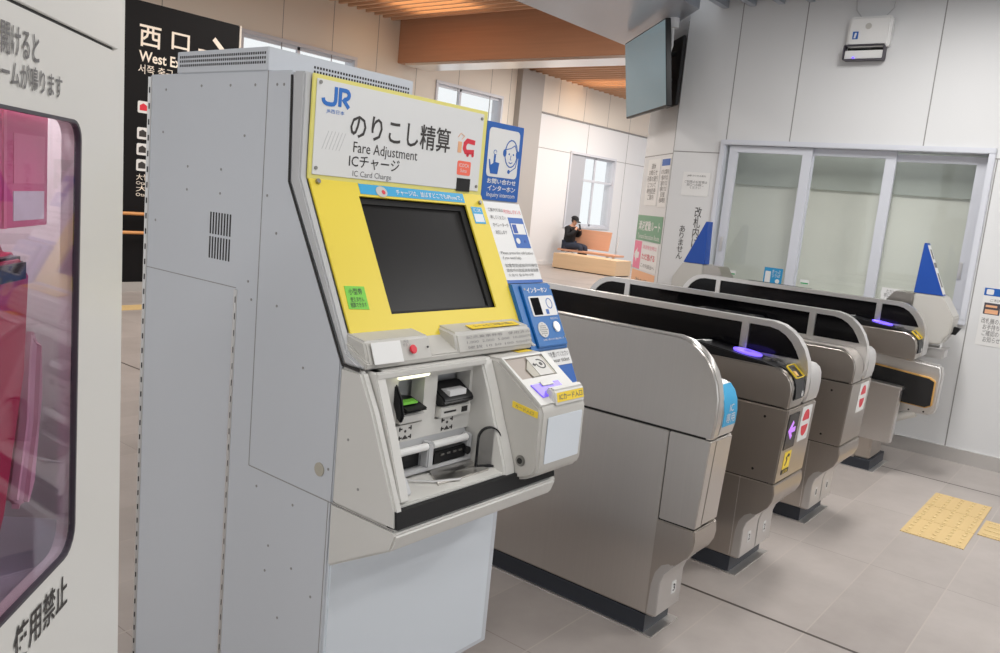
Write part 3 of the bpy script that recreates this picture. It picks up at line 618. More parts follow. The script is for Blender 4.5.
text('お問い合わせ', F4, (2.166, 1.602, 2.325, 1.62), 'white', ib, .02, lift=.0008); text('インターホン', F4, (2.172, 1.578, 2.325, 1.597), 'white', ib, .02, lift=.0008); text('Inquiry intercom', F4, (2.17, 1.553, 2.325, 1.573), 'white', ib, lift=.0008)
FIS = frame(a0, (1, 0, 0), sv)
b = B(); b.prism(srect(IX0-.006, 1.277, IX1, 1.538), .0, .004, FIS); wb = b.done('instruction_board', 'white', ic)
b = B(); b.prism(srect(IX0-.006, 1.277, IX1, 1.287), .004, .0048, FIS); b.done('board_stripe', 'blue', wb)
def it(t_, x0, z0, x1, z1, m): text(t_, FIS, (x0, sz(z0), x1, sz(z1)), m, wb, lift=.0055)
it('ご案内方法は', 2.155, 1.506, 2.235, 1.518, 'ink'); it('呼び出しボタンを', 2.238, 1.502, 2.335, 1.516, 'red_ink'); it('押してください', 2.157, 1.481, 2.24, 1.494, 'ink'); it('オペレーターが', 2.158, 1.457, 2.243, 1.47, 'ink'); it('対応します', 2.16, 1.433, 2.223, 1.446, 'ink')
it('Please press the call button', 2.155, 1.366, 2.335, 1.378, 'ink_soft'); it('if you need help.', 2.157, 1.35, 2.26, 1.362, 'ink_soft'); it('如需帮助请按呼叫按钮', 2.158, 1.327, 2.338, 1.339, 'ink_soft'); it('請按呼叫按鈕與客服聯繫', 2.158, 1.312, 2.338, 1.323, 'ink_soft'); it('도움이 필요하시면', 2.16, 1.302-.004, 2.3, 1.307, 'ink_soft')
b = B(); b.prism(srect(2.252, 1.39, 2.335, 1.49), .004, .0048, FIS); mp_ = b.done('picture_of_intercom', 'blue', wb)
b = B(); b.prism(srect(2.258, 1.435, 2.33, 1.47), .0048, .0054, FIS); b.cyl(FIS, 2.272, sz(1.413), .011, .0048, .0054, 14); b.done('picture_window', 'white', mp_)
b = B(); b.prism(srect(2.262, 1.438, 2.285, 1.467), .0054, .006, FIS); b.cyl(FIS, 2.312, sz(1.412), .006, .0048, .0054, 12); b.done('picture_screen', 'blue_deep', mp_)
b = B(); b.prism(srect(IX0-.004, 1.062, IX1+.008, 1.271), .0, .019, FIS, .003); bi = b.done('intercom_unit', 'unit_blue', ic)
b = B(); b.prism(srect(2.175, 1.07, IX1+.002, 1.264), .02, .028, FIS, .003); bf = b.done('intercom_face', 'unit_blue', bi)
text('インターホン', FIS, (2.2, sz(1.238), 2.315, sz(1.255)), 'white', bf, .02, lift=.029)
b = B(); b.prism([(x_, y_) for x_, y_ in rrect(2.195, sz(1.164), 2.335, sz(1.227), .006)], .028, .03, FIS); iw = b.done('intercom_window', 'white', bf)
b = B(); b.prism(srect(2.203, 1.168, 2.25, 1.222), .03, .0306, FIS); b.done('camera_pane', 'black_glass', iw)
b = B(); b.stroke([(2.302+.016*math.cos(math.radians(q)), sz(1.202)+.018*math.sin(math.radians(q))) for q in range(0, 360, 30)], .003, .03, .0307, FIS, True); b.prism(srect(2.272, 1.169, 2.288, 1.184), .03, .0307, FIS); b.done('caller_mark', 'blue', iw)
b = B(); b.cyl(FIS, 2.225, sz(1.122), .027, .028, .031, 24); sp_ = b.done('speaker', 'ivory', bf)
b = B()
for i in range(-3, 4):
    for j in range(-3, 4):
        if i*i+j*j < 10: b.cyl(FIS, 2.225+i*.0068, sz(1.122)+j*.0068, .0022, .031, .0316, 6)
b.done('speaker_holes', 'joint', sp_)
b = B(); b.cyl(FIS, 2.305, sz(1.128), .019, .028, .033, 22, bev=.002); b.done('call_button', 'steel_light', bf)
text('呼出ボタン', FIS, (2.285, sz(1.151), 2.33, sz(1.158)), 'white', bf, lift=.029); text('お問い合わせの際は押して', FIS, (2.21, sz(1.088), 2.33, sz(1.094)), 'white', bf, lift=.029)
b = B(); b.cyl(FIS, 2.19, sz(1.25), .004, .028, .0295, 8); b.cyl(FIS, 2.338, sz(1.25), .004, .028, .0295, 8); b.cyl(FIS, 2.338, sz(1.095), .004, .028, .0295, 8); b.each('screw', 'screw', bf)
b = B(); b.prism(srect(2.16, 1.012, IX1+.01, 1.06), .0, .016, FIS); ws = b.done('ticket_notice', 'white', ic)
text('きっぷを置いてください', FIS, (2.2, sz(1.038), 2.345, sz(1.054)), 'ink', ws, lift=.017); text('Put your ticket', FIS, (2.215, sz(1.018), 2.34, sz(1.034)), 'ink', ws, lift=.017)
b = B(); b.prism([(2.2, sz(.975)), (2.3, sz(.945)), (IX1+.006, sz(.955)), (IX1+.008, sz(1.012)), (2.2, sz(1.012))], .0, .014, FIS); b.done('column_foot', 'blue', ic)

# ================================================================ TICKET GATES
YC = 1.98
def mir(h): return h + [(2*YC-y, z) for y, z in reversed(h)]
LEG = [(1.230, .075), (1.230, .19), (1.228, .225), (1.219, .255), (1.192, .288), (1.16, .315), (1.132, .345), (1.116, .378), (1.112, .41), (1.117, .450)]
UP = [(1.106, .790), (1.102, .86)]+[(1.192-.09*math.cos(math.radians(q)), .868+.09*math.sin(math.radians(q))) for q in range(10, 91, 16)]
TALL = [(1.118, .794), (1.096, .85), (1.096, .94), (1.106, .99), (1.126, 1.035), (1.155, 1.075), (1.19, 1.105), (1.23, 1.126), (1.275, 1.135)]
def seam_y(o): pass
def leg_parts(root, x0, x1, num, tint='steel'):
    F = FX(x0); W = x1-x0; b = B(); b.prism(yz(mir(LEG)), -W, 0, F, .004); lo = b.done('lower_case', 'steel_darkened', root)
    for s, (cx0, cx1) in enumerate(((x0-.0012, x0+W/2-.004), (x0+W/2+.004, x1+.0012)) if W > .3 else ((x0-.0012, x1+.0012),)):
        f = B(); f.prism(yz([(1.264, .08), (1.260, .2), (1.25, .25), (1.228, .286), (1.20, .302), (1.176, .296), (1.186, .285), (1.212, .252), (1.2215, .22), (1.222, .19), (1.222, .08)]), -(cx1-cx0), 0, FX(cx0), .003)
        fo = f.done('foot_cover', 'steel_light', lo)
        q = B(); Fq = FY(1.222); cx = (cx0+cx1)/2+(.03 if W < .3 else 0); q.prism(rrect(cx-.018, .135, cx+.018, .185, .005), 0, .001, Fq); qq = q.done('number_tag', 'white', fo)
        text(num, Fq, (cx-.009, .145, cx+.009, .175), 'ink', qq, .02, lift=.0018)
    b = B(); b.box(x0-.003, x1+.003, 1.262, 2*YC-1.262, .004, .074); b.done('plinth', 'kick', root)
    b = B(); b.box(x0-.012, x1+.02, 1.225, 2*YC-1.225, 0, .005); b.done('floor_plate', 'steel_light', root)
    b = B(); b.prism(yz(mir([(1.24, .1), (1.25, .3), (1.14, .46), (1.125, .8), (1.22, .94)])), -(W-.012), -.006, F); b.done('core', 'gap', root)
def fence(root, x0, x1):
    F = FX(x0); d = x1-x0
    near = [(1.142, .985), (1.16, 1.02), (1.185, 1.055), (1.215, 1.082), (1.25, 1.1), (1.29, 1.108), (1.385, 1.108), (1.385, .985)]
    far = [(2*YC-y, z) for y, z in near]; mid = [(1.42, .985), (1.42, 1.108), (2*YC-1.42, 1.108), (2*YC-1.42, .985)]
    cut_plate('fence_frame', [yz(mir([(1.118, .794)]+TALL[1:])), yz(near), yz(mid), yz(far)], F, -d, 0, 'rail', root, 50)
    for p in (near, mid, far):
        b = B(); b.prism(yz(p), -d+.012, -.012, F); b.done('glass_panel', 'black_glass', root)
def housing(root, x0, x1, bev=.006):
    b = B(); b.prism(yz(mir(UP)), -(x1-x0), 0, FX(x0), bev, 3); return b.done('upper_case', 'steel_darkened', root)
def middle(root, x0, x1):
    b = B(); b.prism(yz(mir([(1.118, .454), (1.102, .7875)])), -(x1-x0), 0, FX(x0), .005); return b.done('middle_case', 'steel_darkened', root)
FF = lambda: frame((0, 1.102, .788), (1, 0, 0), (0, -.016, .332))    # leaning front face (v up)
def fv(z): return (z-.788)*math.hypot(.016, .332)/.332
def front_face(x0, x1):
    return frame((0, 1.102, .788), (1, 0, 0), (0, -.016, .332))
def signs(root, x0, x1, display=True):
    F = front_face(x0, x1); xm = x0+.165
    if display:
        b = B(); b.prism([(x0+.022, fv(.605)), (x0+.148, fv(.605)), (x0+.148, fv(.765)), (x0+.022, fv(.765))], .0005, .003, F); d = b.done('direction_display', 'black_glass', root)
        cx = x0+.085; cz = fv(.69)
        b = B(); b.stroke([(cx-.028, cz), (cx+.036, cz)], .022, .003, .004, F); b.stroke([(cx+.002, cz+.036), (cx-.034, cz), (cx+.002, cz-.036)], .02, .003, .004, F); b.done('arrow', 'arrow', d)
        b = B(); b.prism([(x0+.06, fv(.51)), (x0+.142, fv(.51)), (x0+.142, fv(.588)), (x0+.06, fv(.588))], .0005, .0018, F); s_ = b.done('yellow_sticker', 'label_yellow', root)
        b = B(); b.stroke([(x0+.085, fv(.525)), (x0+.1, fv(.55)), (x0+.09, fv(.562)), (x0+.112, fv(.575))], .01, .0018, .0026, F); b.cyl(F, x0+.118, fv(.568), .008, .0018, .0026, 10); b.done('warning_figure', 'ink', s_)
        b = B(); b.prism([(x0+.055, fv(.487)), (x0+.145, fv(.487)), (x0+.145, fv(.508)), (x0+.055, fv(.508))], .0005, .0018, F); s2_ = b.done('warning_strip', 'ink', root)
        text('注意', F, (x0+.07, fv(.491), x0+.13, fv(.504)), 'label_yellow', s2_, lift=.003)
    b = B(); b.prism(rrect(x1-.175 if display else x1-.2, fv(.615), x1-.045, fv(.775), .006), .0005, .0018, F); w_ = b.done('no_entry_sticker', 'white', root)
    cx = x1-.11 if display else x1-.122; cz = fv(.698)
    b = B(); b.prism(arc(cx, cz+.012, .043, 0, 180, 14, .05), .0018, .0026, F); b.prism(arc(cx, cz-.012, .043, 180, 360, 14, .05), .0018, .0026, F); b.done('no_entry_mark', 'red', w_)
def side_marks(root, x0, holes=True):
    F = FX(x0); b = B()
    if holes:
        for y, z in ((1.2, .74), (1.22, .5), (2.5, .74)): b.cyl(F, -y, z, .006, 0, .0008, 10)
    b.each('side_hole', 'gap', root)
    b = B(); b.stroke(yz([(1.53, .786), (1.53, .72), (1.475, .72), (1.475, .786)]), .003, 0, .0008, F); b.prism(yz([(1.268, .085), (1.271, .085), (1.271, .452), (1.268, .452)]), 0, .0009, F)
    b.done('side_line', 'rail', root)
def reader(root, x0, x1, y0=1.225, y1=1.60):
    """black IC reader deck with a glowing oval, on the passage side"""
    b = B(); b.prism(yz([(y1+.05, .955), (y1, .998), (y1-.04, 1.006), (y0+.02, .972), (y0-.04, .958)]), -(x1-x0-.01), -.004, FX(x0), .004); d = b.done('reader_deck', 'black', root)
    Fd = frame(((x0+x1)/2, y0+.02, .9725), (1, 0, 0), (0, y1-y0-.06, .034))
    b = B(); b.cyl(Fd, .01, .105, .066, .0005, .008, 36, .8, bev=.002); g = b.done('reader_oval', 'glow', d)
    b = B(); b.cyl(Fd, .01, .105, .018, .008, .0086, 16, .8); b.done('touch_mark', 'glow_soft', g)
    b = B(); b.box(-.03, .0, -.006, .016, 0, .008, F=Fd); b.box(.01, .06, -.02, -.01, 0, .006, F=Fd); b.each('deck_clip', 'screw', d)
    b = B(); b.tube([(x0+.02, y1-.01, 1.0), (x0+.10, y1-.07, 1.006)], .004); b.done('deck_rod', 'rail', d)
    return d
def ticket_slot(root, x0, x1):
    """black ticket slot wrapped over the front corner"""
    pts = [(1.192, .962)]+[(1.192-.096*math.cos(math.radians(q)), .868+.096*math.sin(math.radians(q))) for q in range(80, -1, -16)]+[(1.094, .83), (1.12, .82), (1.2, .94)]
    b = B(); b.prism(yz(pts), -(x1-x0), 0, FX(x0), .006); s_ = b.done('ticket_slot', 'black', root)
    c45 = Vector((0, 1.192-.097*math.cos(math.radians(50)), .868+.097*math.sin(math.radians(50)))); up = Vector((0, .76, .65))
    F = frame((x0, c45.y, c45.z), (1, 0, 0), up)
    cut_plate('slot_outline', [rrect(.014, -.034, x1-x0-.012, .036, .008), rrect(.0165, -.0315, x1-x0-.0145, .0335, .006)], F, -.002, .0055, 'label_yellow', s_)
    b = B(); b.prism([(.03, -.02), (.055, -.024), (.06, .0), (.035, .004)], .0, .004, F); b.done('slot_tongue', 'gold', s_)
    F2 = FY(1.0945); b = B(); b.cyl(F2, x0+.088, .85, .013, 0, .001, 16, .9); m_ = b.done('ticket_mark', 'white', s_)
    text('T', F2, (x0+.083, .842, x0+.093, .858), 'ink', m_, .02, lift=.0018)

def gate_end(x0):
    """end gate of the row: a tall steel panel over a single slim body"""
    root = thing('ticket_gate', 'nearest steel ticket gate with plain tall side panel, right behind the fare machine', 'ticket gate', (x0+.1, YC, 0), 'automatic ticket gates')
    xm, x1 = x0+.055, x0+.19
    leg_parts(root, x0, x1, '3')
    b = B(); b.prism(yz(mir([(1.264, .08), (1.264, .787)])), -.02, .0015, FX(x0), .002); b.done('side_panel', 'steel', root)
    b = B(); b.prism(yz([(1.2612, .787), (1.2612, .456), (1.118, .456), (1.102, .787)]), -.05, 0, FX(x0), .003); b.done('corner_panel', 'steel', root); b = B(); b.prism(yz([(2*YC-1.259, .787), (2*YC-1.259, .456), (2*YC-1.118, .456), (2*YC-1.102, .787)]), -.05, 0, FX(x0), .003); b.done('corner_panel', 'steel', root)
    b = B(); b.prism(yz(mir([(1.118, .456), (1.102, .787)])), -(x1-x0-.05), 0, FX(x0+.05), .005); b.done('middle_case', 'steel', root)
    b = B(); b.prism(yz(mir([(1.100, .790), (1.092, .86), (1.094, .94)]+TALL[3:])), -.05, 0, FX(x0), .007, 3); b.done('fence_panel', 'steel', root)
    b = B(); b.prism(yz(mir([(1.106, .790), (1.098, .83), (1.096, .88), (1.102, .92), (1.115, .95), (1.135, .972), (1.16, .98)])), -(x1-xm), 0, FX(xm), .006, 3); uc = b.done('upper_case', 'steel_light', root)
    sp = [(1.0965, .83), (1.0943, .88), (1.1003, .921), (1.1135, .952), (1.1335, .974)]
    b = B(); b.prism(yz(sp+[(y+.003, z-.001) for y, z in sp[::-1]]), -(x1-xm-.022), 0, FX(xm+.012)); s_ = b.done('blue_sticker', 'sky_blue', uc)
    text('IC\n専用', frame((0, 1.0943, 0), (1, 0, 0), (0, 0, 1)), (xm+.03, .842, x1-.03, .91), 'white', s_, lift=.0012)
    return root
def gate(x0, label, num, near_reader=True, slot=True, display=True, cap=None):
    root = thing('ticket_gate', label, 'ticket gate', (x0+.18, YC, 0), 'automatic ticket gates')
    xa, xb, x1 = x0+.155, x0+.2, x0+.36
    leg_parts(root, x0, x1, num); middle(root, x0, x1)
    housing(root, x0, xa); b = B(); b.prism(yz(mir([(1.106, .790), (1.097, .83), (1.094, .88), (1.098, .92), (1.108, .943), (1.128, .957), (1.155, .96)])), -(x1-xb), 0, FX(xb), .008, 3); b.done('upper_case', 'steel_light', root)
    fence(root, xa, xb); signs(root, x0, x1, display); side_marks(root, x0)
    if near_reader: reader(root, x0, xa)
    if slot: ticket_slot(root, x0+.028, xa-.004)
    return root
def deck(root, x0, x1, y0, y1, z, nm='display_hood'):
    b = B(); b.prism(yz([(y0-.06, .955), (y0, z), (y1, z), (y1+.06, .955)]), -(x1-x0), 0, FX(x0), .006); d = b.done(nm, 'black', root)
    b = B()
    for k in (.1, .5, .92): b.box(x0+.02, x0+.05, y0+(y1-y0)*k-.012, y0+(y1-y0)*k+.012, z, z+.004)
    b.each('hood_clip', 'screw', d)
gate_end(2.664)
g2 = gate(3.442, 'second ticket gate from the fare machine, showing purple arrow and yellow sticker', '2'); deck(g2, 3.66, 3.79, 2.32, 2.54, 1.115)
g3 = gate(4.373, 'third ticket gate from the fare machine, with only a red no-entry sticker', '1', near_reader=False, slot=False, display=False); deck(g3, 4.39, 4.52, 1.66, 2.02, 1.05)
# the wide-passage gate, with its low flap unit in front
x0 = 5.743; root = thing('ticket_gate', 'ticket gate with a dark orange-edged flap, nearest the office windows', 'ticket gate', (x0+.18, YC, 0), 'automatic ticket gates')
xa, xb, x1 = x0+.155, x0+.2, x0+.36
b = B(); b.prism(yz(mir([(1.37, .06), (1.37, .79)])), -(x1-x0), 0, FX(x0), .004); b.done('middle_case', 'steel_darkened', root)
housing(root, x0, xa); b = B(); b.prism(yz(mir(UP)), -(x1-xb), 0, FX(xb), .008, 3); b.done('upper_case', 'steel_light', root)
fence(root, xa, xb); reader(root, x0, xa); ticket_slot(root, x0+.028, xa-.004)
b = B(); b.box(x0-.003, x1+.003, 1.262, 2*YC-1.262, .004, .07); b.done('plinth', 'kick', root)
b = B(); b.box(x0-.012, x1+.02, 1.235, 2*YC-1.235, 0, .005); b.done('floor_plate', 'steel_light', root)
b = B(); b.box(x0+.02, x1-.06, 1.275, 1.40, .07, .34, .01); b.done('leg_cover', 'steel_darkened', root)
b = B(); b.prism(yz([(1.165, .215), (1.152, .585), (1.6, .605), (1.6, .215)]), -.07, 0, FX(x0), .006); fb = b.done('flap_housing', 'rail', root)
b = B(); b.prism(yz([(1.145, .575), (1.145, .597), (1.6, .617), (1.6, .595)]), -.085, .006, FX(x0), .005); b.done('housing_lid', 'rail', fb)
fl_x = x0+.14
b = B(); b.prism(yz([(1.5, .49), (1.02, .47), (.985, .49), (.985, .655), (1.02, .675), (1.5, .715)]), -.03, 0, FX(fl_x), .004); fp = b.done('flap', 'gold', root)
b = B(); b.prism(yz([(1.5, .497), (1.024, .477), (.991, .495), (.991, .651), (1.025, .668), (1.5, .708)]), 0, .004, FX(fl_x), .001); b.done('flap_face', 'black_matte', fp)
b = B(); b.prism(yz([(1.45, .40), (.99, .42), (.965, .45), (.96, .70), (.975, .755), (1.45, .79)]), -.09, 0, FX(fl_x+.031), .012, 3); gb = b.done('flap_cover', 'steel_light', root)
b = B(); b.cyl(FX(fl_x+.031), -1.12, .435, .006, 0, .002, 10); b.cyl(FX(fl_x+.031), -1.03, .44, .006, 0, .002, 10); b.each('cover_screw', 'gap', gb)
b = B(); b.tube([(fl_x+.06, 1.2, .36), (fl_x+.06, 1.12, .4), (fl_x+.06, 1.08, .42)], .03, 12); b.done('flap_arm', 'ivory', root)

# hooded gate standing by the office wall, blue fins at both ends
hx0, hx1 = 6.2, 6.42
hg = thing('hooded_gate', 'beige hooded gate by the office windows with a blue triangular fin at each end', 'ticket gate', (6.31, YC, 0))
b = B(); b.prism(yz(mir([(1.52, .02), (1.52, .8), (1.47, .99)])), -(hx1-hx0), 0, FX(hx0), .006); b.done('body', 'steel_darkened', hg)
for s in (1, -1):
    f = (lambda y: y) if s == 1 else (lambda y: 2*YC+.14-y)
    b = B(); b.prism(yz([(f(1.264), .86), (f(1.264), 1.19), (f(1.085), 1.19), (f(1.0), 1.055), (f(1.005), .955), (f(1.06), .86)]), -(hx1-hx0), 0, FX(hx0), .008); hd = b.done('end_hood', 'ivory_dark', hg)
    b = B(); b.prism(yz([(f(1.55), .86), (f(1.5), 1.03), (f(1.39), 1.186), (f(1.266), 1.186), (f(1.266), .86)]), -(hx1-hx0-.01), -.004, FX(hx0), .006); b.done('hood_slope', 'steel_darkened', hg)
    b = B(); b.prism(yz([(f(1.27), 1.192), (f(1.086), 1.192), (f(1.24), 1.535), (f(1.255), 1.535)]), -.1, -.004, FX(hx0), .002); fn = b.done('fin', 'blue_deep', hd)
    dv = Vector((0, (f(1.24)-f(1.086)), .343)); Ff = frame((hx0, f(1.086), 1.192), (s, 0, 0), dv) if s == 1 else frame((hx0+.1, f(1.086), 1.192), (-1, 0, 0), dv)
    b = B(); b.prism([(.008, .01), (.09, .01), (.09, .36), (.008, .36)], .0005, .002, Ff); lb = b.done('fin_label', 'white', fn)
    b = B(); b.prism([(.012, .2), (.086, .2), (.086, .235), (.012, .235)], .002, .003, Ff); b.prism([(.03, .06), (.07, .06), (.07, .16), (.03, .16)], .002, .003, Ff); b.prism([(.03, .26), (.07, .26), (.07, .33), (.03, .33)], .002, .003, Ff); b.done('label_mark', 'ink_soft', lb)
b = B(); b.prism(yz([(1.03, .935), (.985, .935), (.96, .985), (1.0, .99)]), -.12, -.09, FX(hx0)); b.done('black_pad', 'black', hg)
b = B(); b.tube([(hx0+.05, 1.06, .83), (hx0+.05, 1.055, .95)], .006); b.tube([(hx0+.09, 1.06, .83), (hx0+.09, 1.055, .95)], .006); b.tube([(hx0+.07, 1.16, .905), (hx0+.07, 1.03, .9)], .005); b.each('tray_rod', 'rail', hg)
b = B(); b.box(hx0+.01, hx0+.14, 1.02, 1.15, .765, .835, .01); b.box(hx0+.0, hx0+.15, 1.01, 1.16, .83, .838); b.done('ticket_tray', 'steel_light', hg)
b = B(); b.prism(yz([(1.9, .985), (2.0, 1.11), (2.5, 1.112), (2.6, .985)]), -.16, -.03, FX(hx0), .006); b.done('reader_deck', 'black', hg)

# ================================================================ DEFIBRILLATOR CABINET (left foreground)
a_ = math.radians(45); per = .3666
nrm = Vector((math.sin(a_), -math.cos(a_), 0)); ux = Vector((math.cos(a_), math.sin(a_), 0))
FA = frame(-per*nrm, ux, (0, 0, 1))          # u = distance along the door, v = height, normal towards the camera
cab = thing('defibrillator_cabinet', 'white standing cabinet with a glazed door and black Japanese warnings, cropped at left edge', 'cabinet', tuple(FA @ Vector((.9, -.2114, -.12))))
def small(o):                       # modelled at 1 : 0.88 like the machine, foot on the floor
    l = ROOT[o]; o.location = (.88*l.x, .88*l.y, 1.55+.88*(l.z-1.55)); o.scale = (.88, .88, .88); return o
small(cab)
win = [(.60, 1.092), (.945, 1.092)]+arc(.945, 1.122, .03, -90, 0, 5)+[(.975, 1.565)]+arc(.955, 1.570, .02, 0, 90, 5)+[(.60, 1.590)]
S0, S1 = .55, 1.128
b = B(); b.prism([(1.078, .3), (1.178, .3), (1.115, 1.95), (1.078, 1.95)], -.03, -.004, FA, .004); b.prism([(S0, .28), (1.178, .28), (1.115, 1.95), (S0, 1.95)], -.3, -.24, FA, .003)
b.prism([(1.10, .3), (1.178, .3), (1.115, 1.94), (1.09, 1.94)], -.25, -.006, FA); b.prism([(S0, .3), (S0+.03, .3), (S0+.03, 1.94), (S0, 1.94)], -.25, -.006, FA)
b.prism([(S0, 1.92), (S1, 1.92), (S1, 1.95), (S0, 1.95)], -.25, -.006, FA); b.prism([(S0, .28), (S1, .28), (S1, 1.0), (S0, 1.0)], -.25, -.03, FA); case = b.done('case', 'aed_white', cab)
b = B(); b.prism([(S0, -.2114), (S1, -.2114), (S1, .28), (S0, .28)], -.29, -.02, FA, .01); b.done('plinth', 'aed_white', cab)
door = cut_plate('door', [[(S0, .31), (1.09, .31), (1.077, 1.682), (S0, 1.682)], win], FA, -.02, 0, 'aed_white', cab, 0)
b = B(); b.prism(rrect(S0, 1.686, 1.09, 1.95, .003), -.02, -.0005, FA, .001); top = b.done('header', 'aed_white', cab)
b = B(); b.prism([(S0, 1.6815), (1.076, 1.6815), (1.076, 1.6865), (S0, 1.6865)], -.02, -.0035, FA); b.done('door_gap', 'gap', cab)
b = B(); b.stroke(win, .0035, -.006, .0008, FA, True); b.done('gasket', 'gasket', door)
b = B(); b.prism(win, -.005, -.002, FA); b.done('pane', 'pane_aed', door)
text('を開けると', FA, (.772, 1.636, .868, 1.664), 'ink_soft', door, .012); text('アラームが鳴ります', FA, (.756, 1.609, .922, 1.633), 'ink_soft', door, .012)
text('使用禁止', FA, (.822, 1.030, .955, 1.072), 'ink', door, .012)
text('この扉は', FA, (.83, 1.722, .987, 1.750), 'ink_soft', top, .012)
b = B(); b.prism([(S0+.03, 1.0), (1.118, 1.0), (1.118, 1.92), (S0+.03, 1.92)], -.24, -.225, FA); liner = b.done('liner', 'aed_inner', cab)
b = B(); area('cabinet_fill', (.88*(FA @ Vector((.86, 1.7, -.11))).x, .88*(FA @ Vector((.86, 1.7, -.11))).y, 1.55+.88*.20), .28, .06, 1.3, (1, .96, .95), (0, 0, a_))  # added fill light that brightens the inside of the cabinet
b = B(); b.prism([(.62, 1.06), (1.1, 1.06), (1.1, 1.075), (.62, 1.075)], -.22, -.03, FA); b.done('shelf', 'aed_inner', cab)
lf = thing('leaflet', 'pink leaflets standing inside the glazed white cabinet', 'leaflet', tuple(FA @ Vector((.8, 1.3, -.2)))); small(lf)
b = B(); b.prism([(.58, 1.475), (.965, 1.475), (.965, 1.60), (.58, 1.60)], -.034, -.03, FA, .001); l1 = b.done('sheet', 'aed_pink', lf)
b = B(); b.prism([(.862, 1.475), (.868, 1.475), (.868, 1.60), (.862, 1.60)], -.03, -.028, FA); b.done('fold', 'pink', l1)
b = B(); b.prism([(.885, 1.52), (.955, 1.52), (.955, 1.57), (.885, 1.57)], -.03, -.0292, FA); b.done('print_block', 'pink', l1)
b = B(); b.prism([(.885, 1.482), (.955, 1.482), (.955, 1.512), (.885, 1.512)], -.03, -.0292, FA); b.done('print_block', 'white', l1)
df = thing('defibrillator', 'red portable defibrillator case with black band behind the cabinet glass', 'defibrillator', tuple(FA @ Vector((.8, 1.075, -.12)))); small(df)
b = B(); b.prism([(.56, 1.08), (.86, 1.08), (.905, 1.16), (.95, 1.31), (.96, 1.425), (.93, 1.455), (.56, 1.455)], -.17, -.04, FA, .016, 3); d1_ = b.done('case', 'aed_red', df)
b = B(); b.prism([(.56, 1.412), (.935, 1.412), (.935, 1.442), (.56, 1.442)], -.173, -.036, FA, .006); b.done('band', 'black', df)
b = B(); b.prism([(.925, 1.16), (.94, 1.15), (.96, 1.18), (.978, 1.28), (.975, 1.34), (.962, 1.36), (.955, 1.32), (.95, 1.25)], -.06, -.035, FA, .01, 3); b.done('strap', 'beige_face', df)
b = B(); b.cyl(FA, .855, 1.27, .012, -.042, -.034, 16); b.done('button', 'red', df)

# ================================================================ THINGS ON THE WALLS AND CEILING
# television on the chamfered corner
az, tau = math.radians(46), math.radians(8)
tu = Vector((-math.cos(az), -math.sin(az), 0)); tn = Vector((-math.sin(az), math.cos(az), 0)); tv_ = math.cos(tau)*Vector((0, 0, 1))+math.sin(tau)*tn
ctr2 = Vector((6.62, 3.825, 2.783)); W_, H_ = 1.21, .70
FTV = frame(ctr2, tu, tv_)
tv = thing('television', 'large dark flat television hanging tilted from a bracket at the wall corner', 'television', tuple(ctr2))
b = B(); b.prism(rrect(-W_/2, -H_/2, W_/2, H_/2, .01), -.045, 0, FTV, .004); cs_ = b.done('casing', 'black', tv)
b = B(); b.prism([(-W_/2+.012, -H_/2+.016), (W_/2-.012, -H_/2+.016), (W_/2-.012, H_/2-.012), (-W_/2+.012, H_/2-.012)], 0, .002, FTV); b.done('screen', 'tv_face', tv)
b = B(); b.box(-.32, .36, -.3, .25, -.09, -.045, .02, F=FTV); b.done('rear_cover', 'black', tv)
b = B(); b.prism([(-.30, 2.5), (.0, 2.5), (.0, 3.08), (-.30, 3.08)], .012, .04, FCH, .003); b.done('wall_plate', 'black_matte', tv)
back = FTV @ Vector((.1, .02, -.08))
wp0 = FCH @ Vector((-.15, 2.85, .03))
b = B()
for dz in (-.14, .12):
    p0 = wp0+Vector((0, 0, dz)); p1 = back+Vector((0, 0, dz*.8)); md = (p0+p1)/2+Vector((.06, -.08, .02)); b.tube([p0, md, p1], .018)
b.each('arm', 'black_matte', tv)
b = B(); pa = Vector((6.48, 3.52, 3.2)); b.tube([pa, pa+Vector((0, 0, -.08))], .05, 14); b.tube([pa+Vector((0, 0, -.06)), pa+Vector((.02, .0, -.22)), pa+Vector((.12, .1, -.36))], .014); b.done('cable_conduit', 'wall_white', tv)
# white wall unit with an open louvre
F = FX(XW)
wu = thing('wall_unit', 'small white wall unit with open louvre high above the office windows', 'wall unit', (XW-.05, 1.96, 2.85))
b = B(); b.prism(rrect(-2.118, 2.93, -1.812, 3.15, .03), 0, .09, F, .02, 3); u_ = b.done('casing', 'white', wu)
b = B(); b.cyl(F, -1.97, 3.075, .022, .09, .094, 20); b.done('sensor', 'ivory_dark', u_)
b = B(); b.prism(rrect(-2.075, 2.985, -2.035, 3.04, .004), .09, .092, F); ub = b.done('blue_sticker', 'blue', u_)
b = B(); b.prism([(-2.066, 2.992), (-2.052, 2.992), (-2.046, 3.03), (-2.06, 3.03)], .092, .093, F); b.done('sticker_mark', 'white', ub)
cut_plate('louvre_frame', [rrect(-2.125, 2.835, -1.835, 2.945, .012), rrect(-2.118, 2.843, -1.842, 2.938, .01)], F, .03, .1, 'gasket', wu)
b = B(); b.prism([(-2.115, 2.845), (-1.845, 2.845), (-1.845, 2.905), (-2.115, 2.905)], .07, .085, F, .003); b.done('louvre', 'white', wu)
b = B(); b.box(XW-.025, XW-.005, 1.845, 2.115, 2.84, 2.935); b.done('inside', 'gap', wu)
b = B(); b.cyl(F, -2.045, 2.85, .008, .09, .104, 10); b.done('indicator', 'glow', wu)
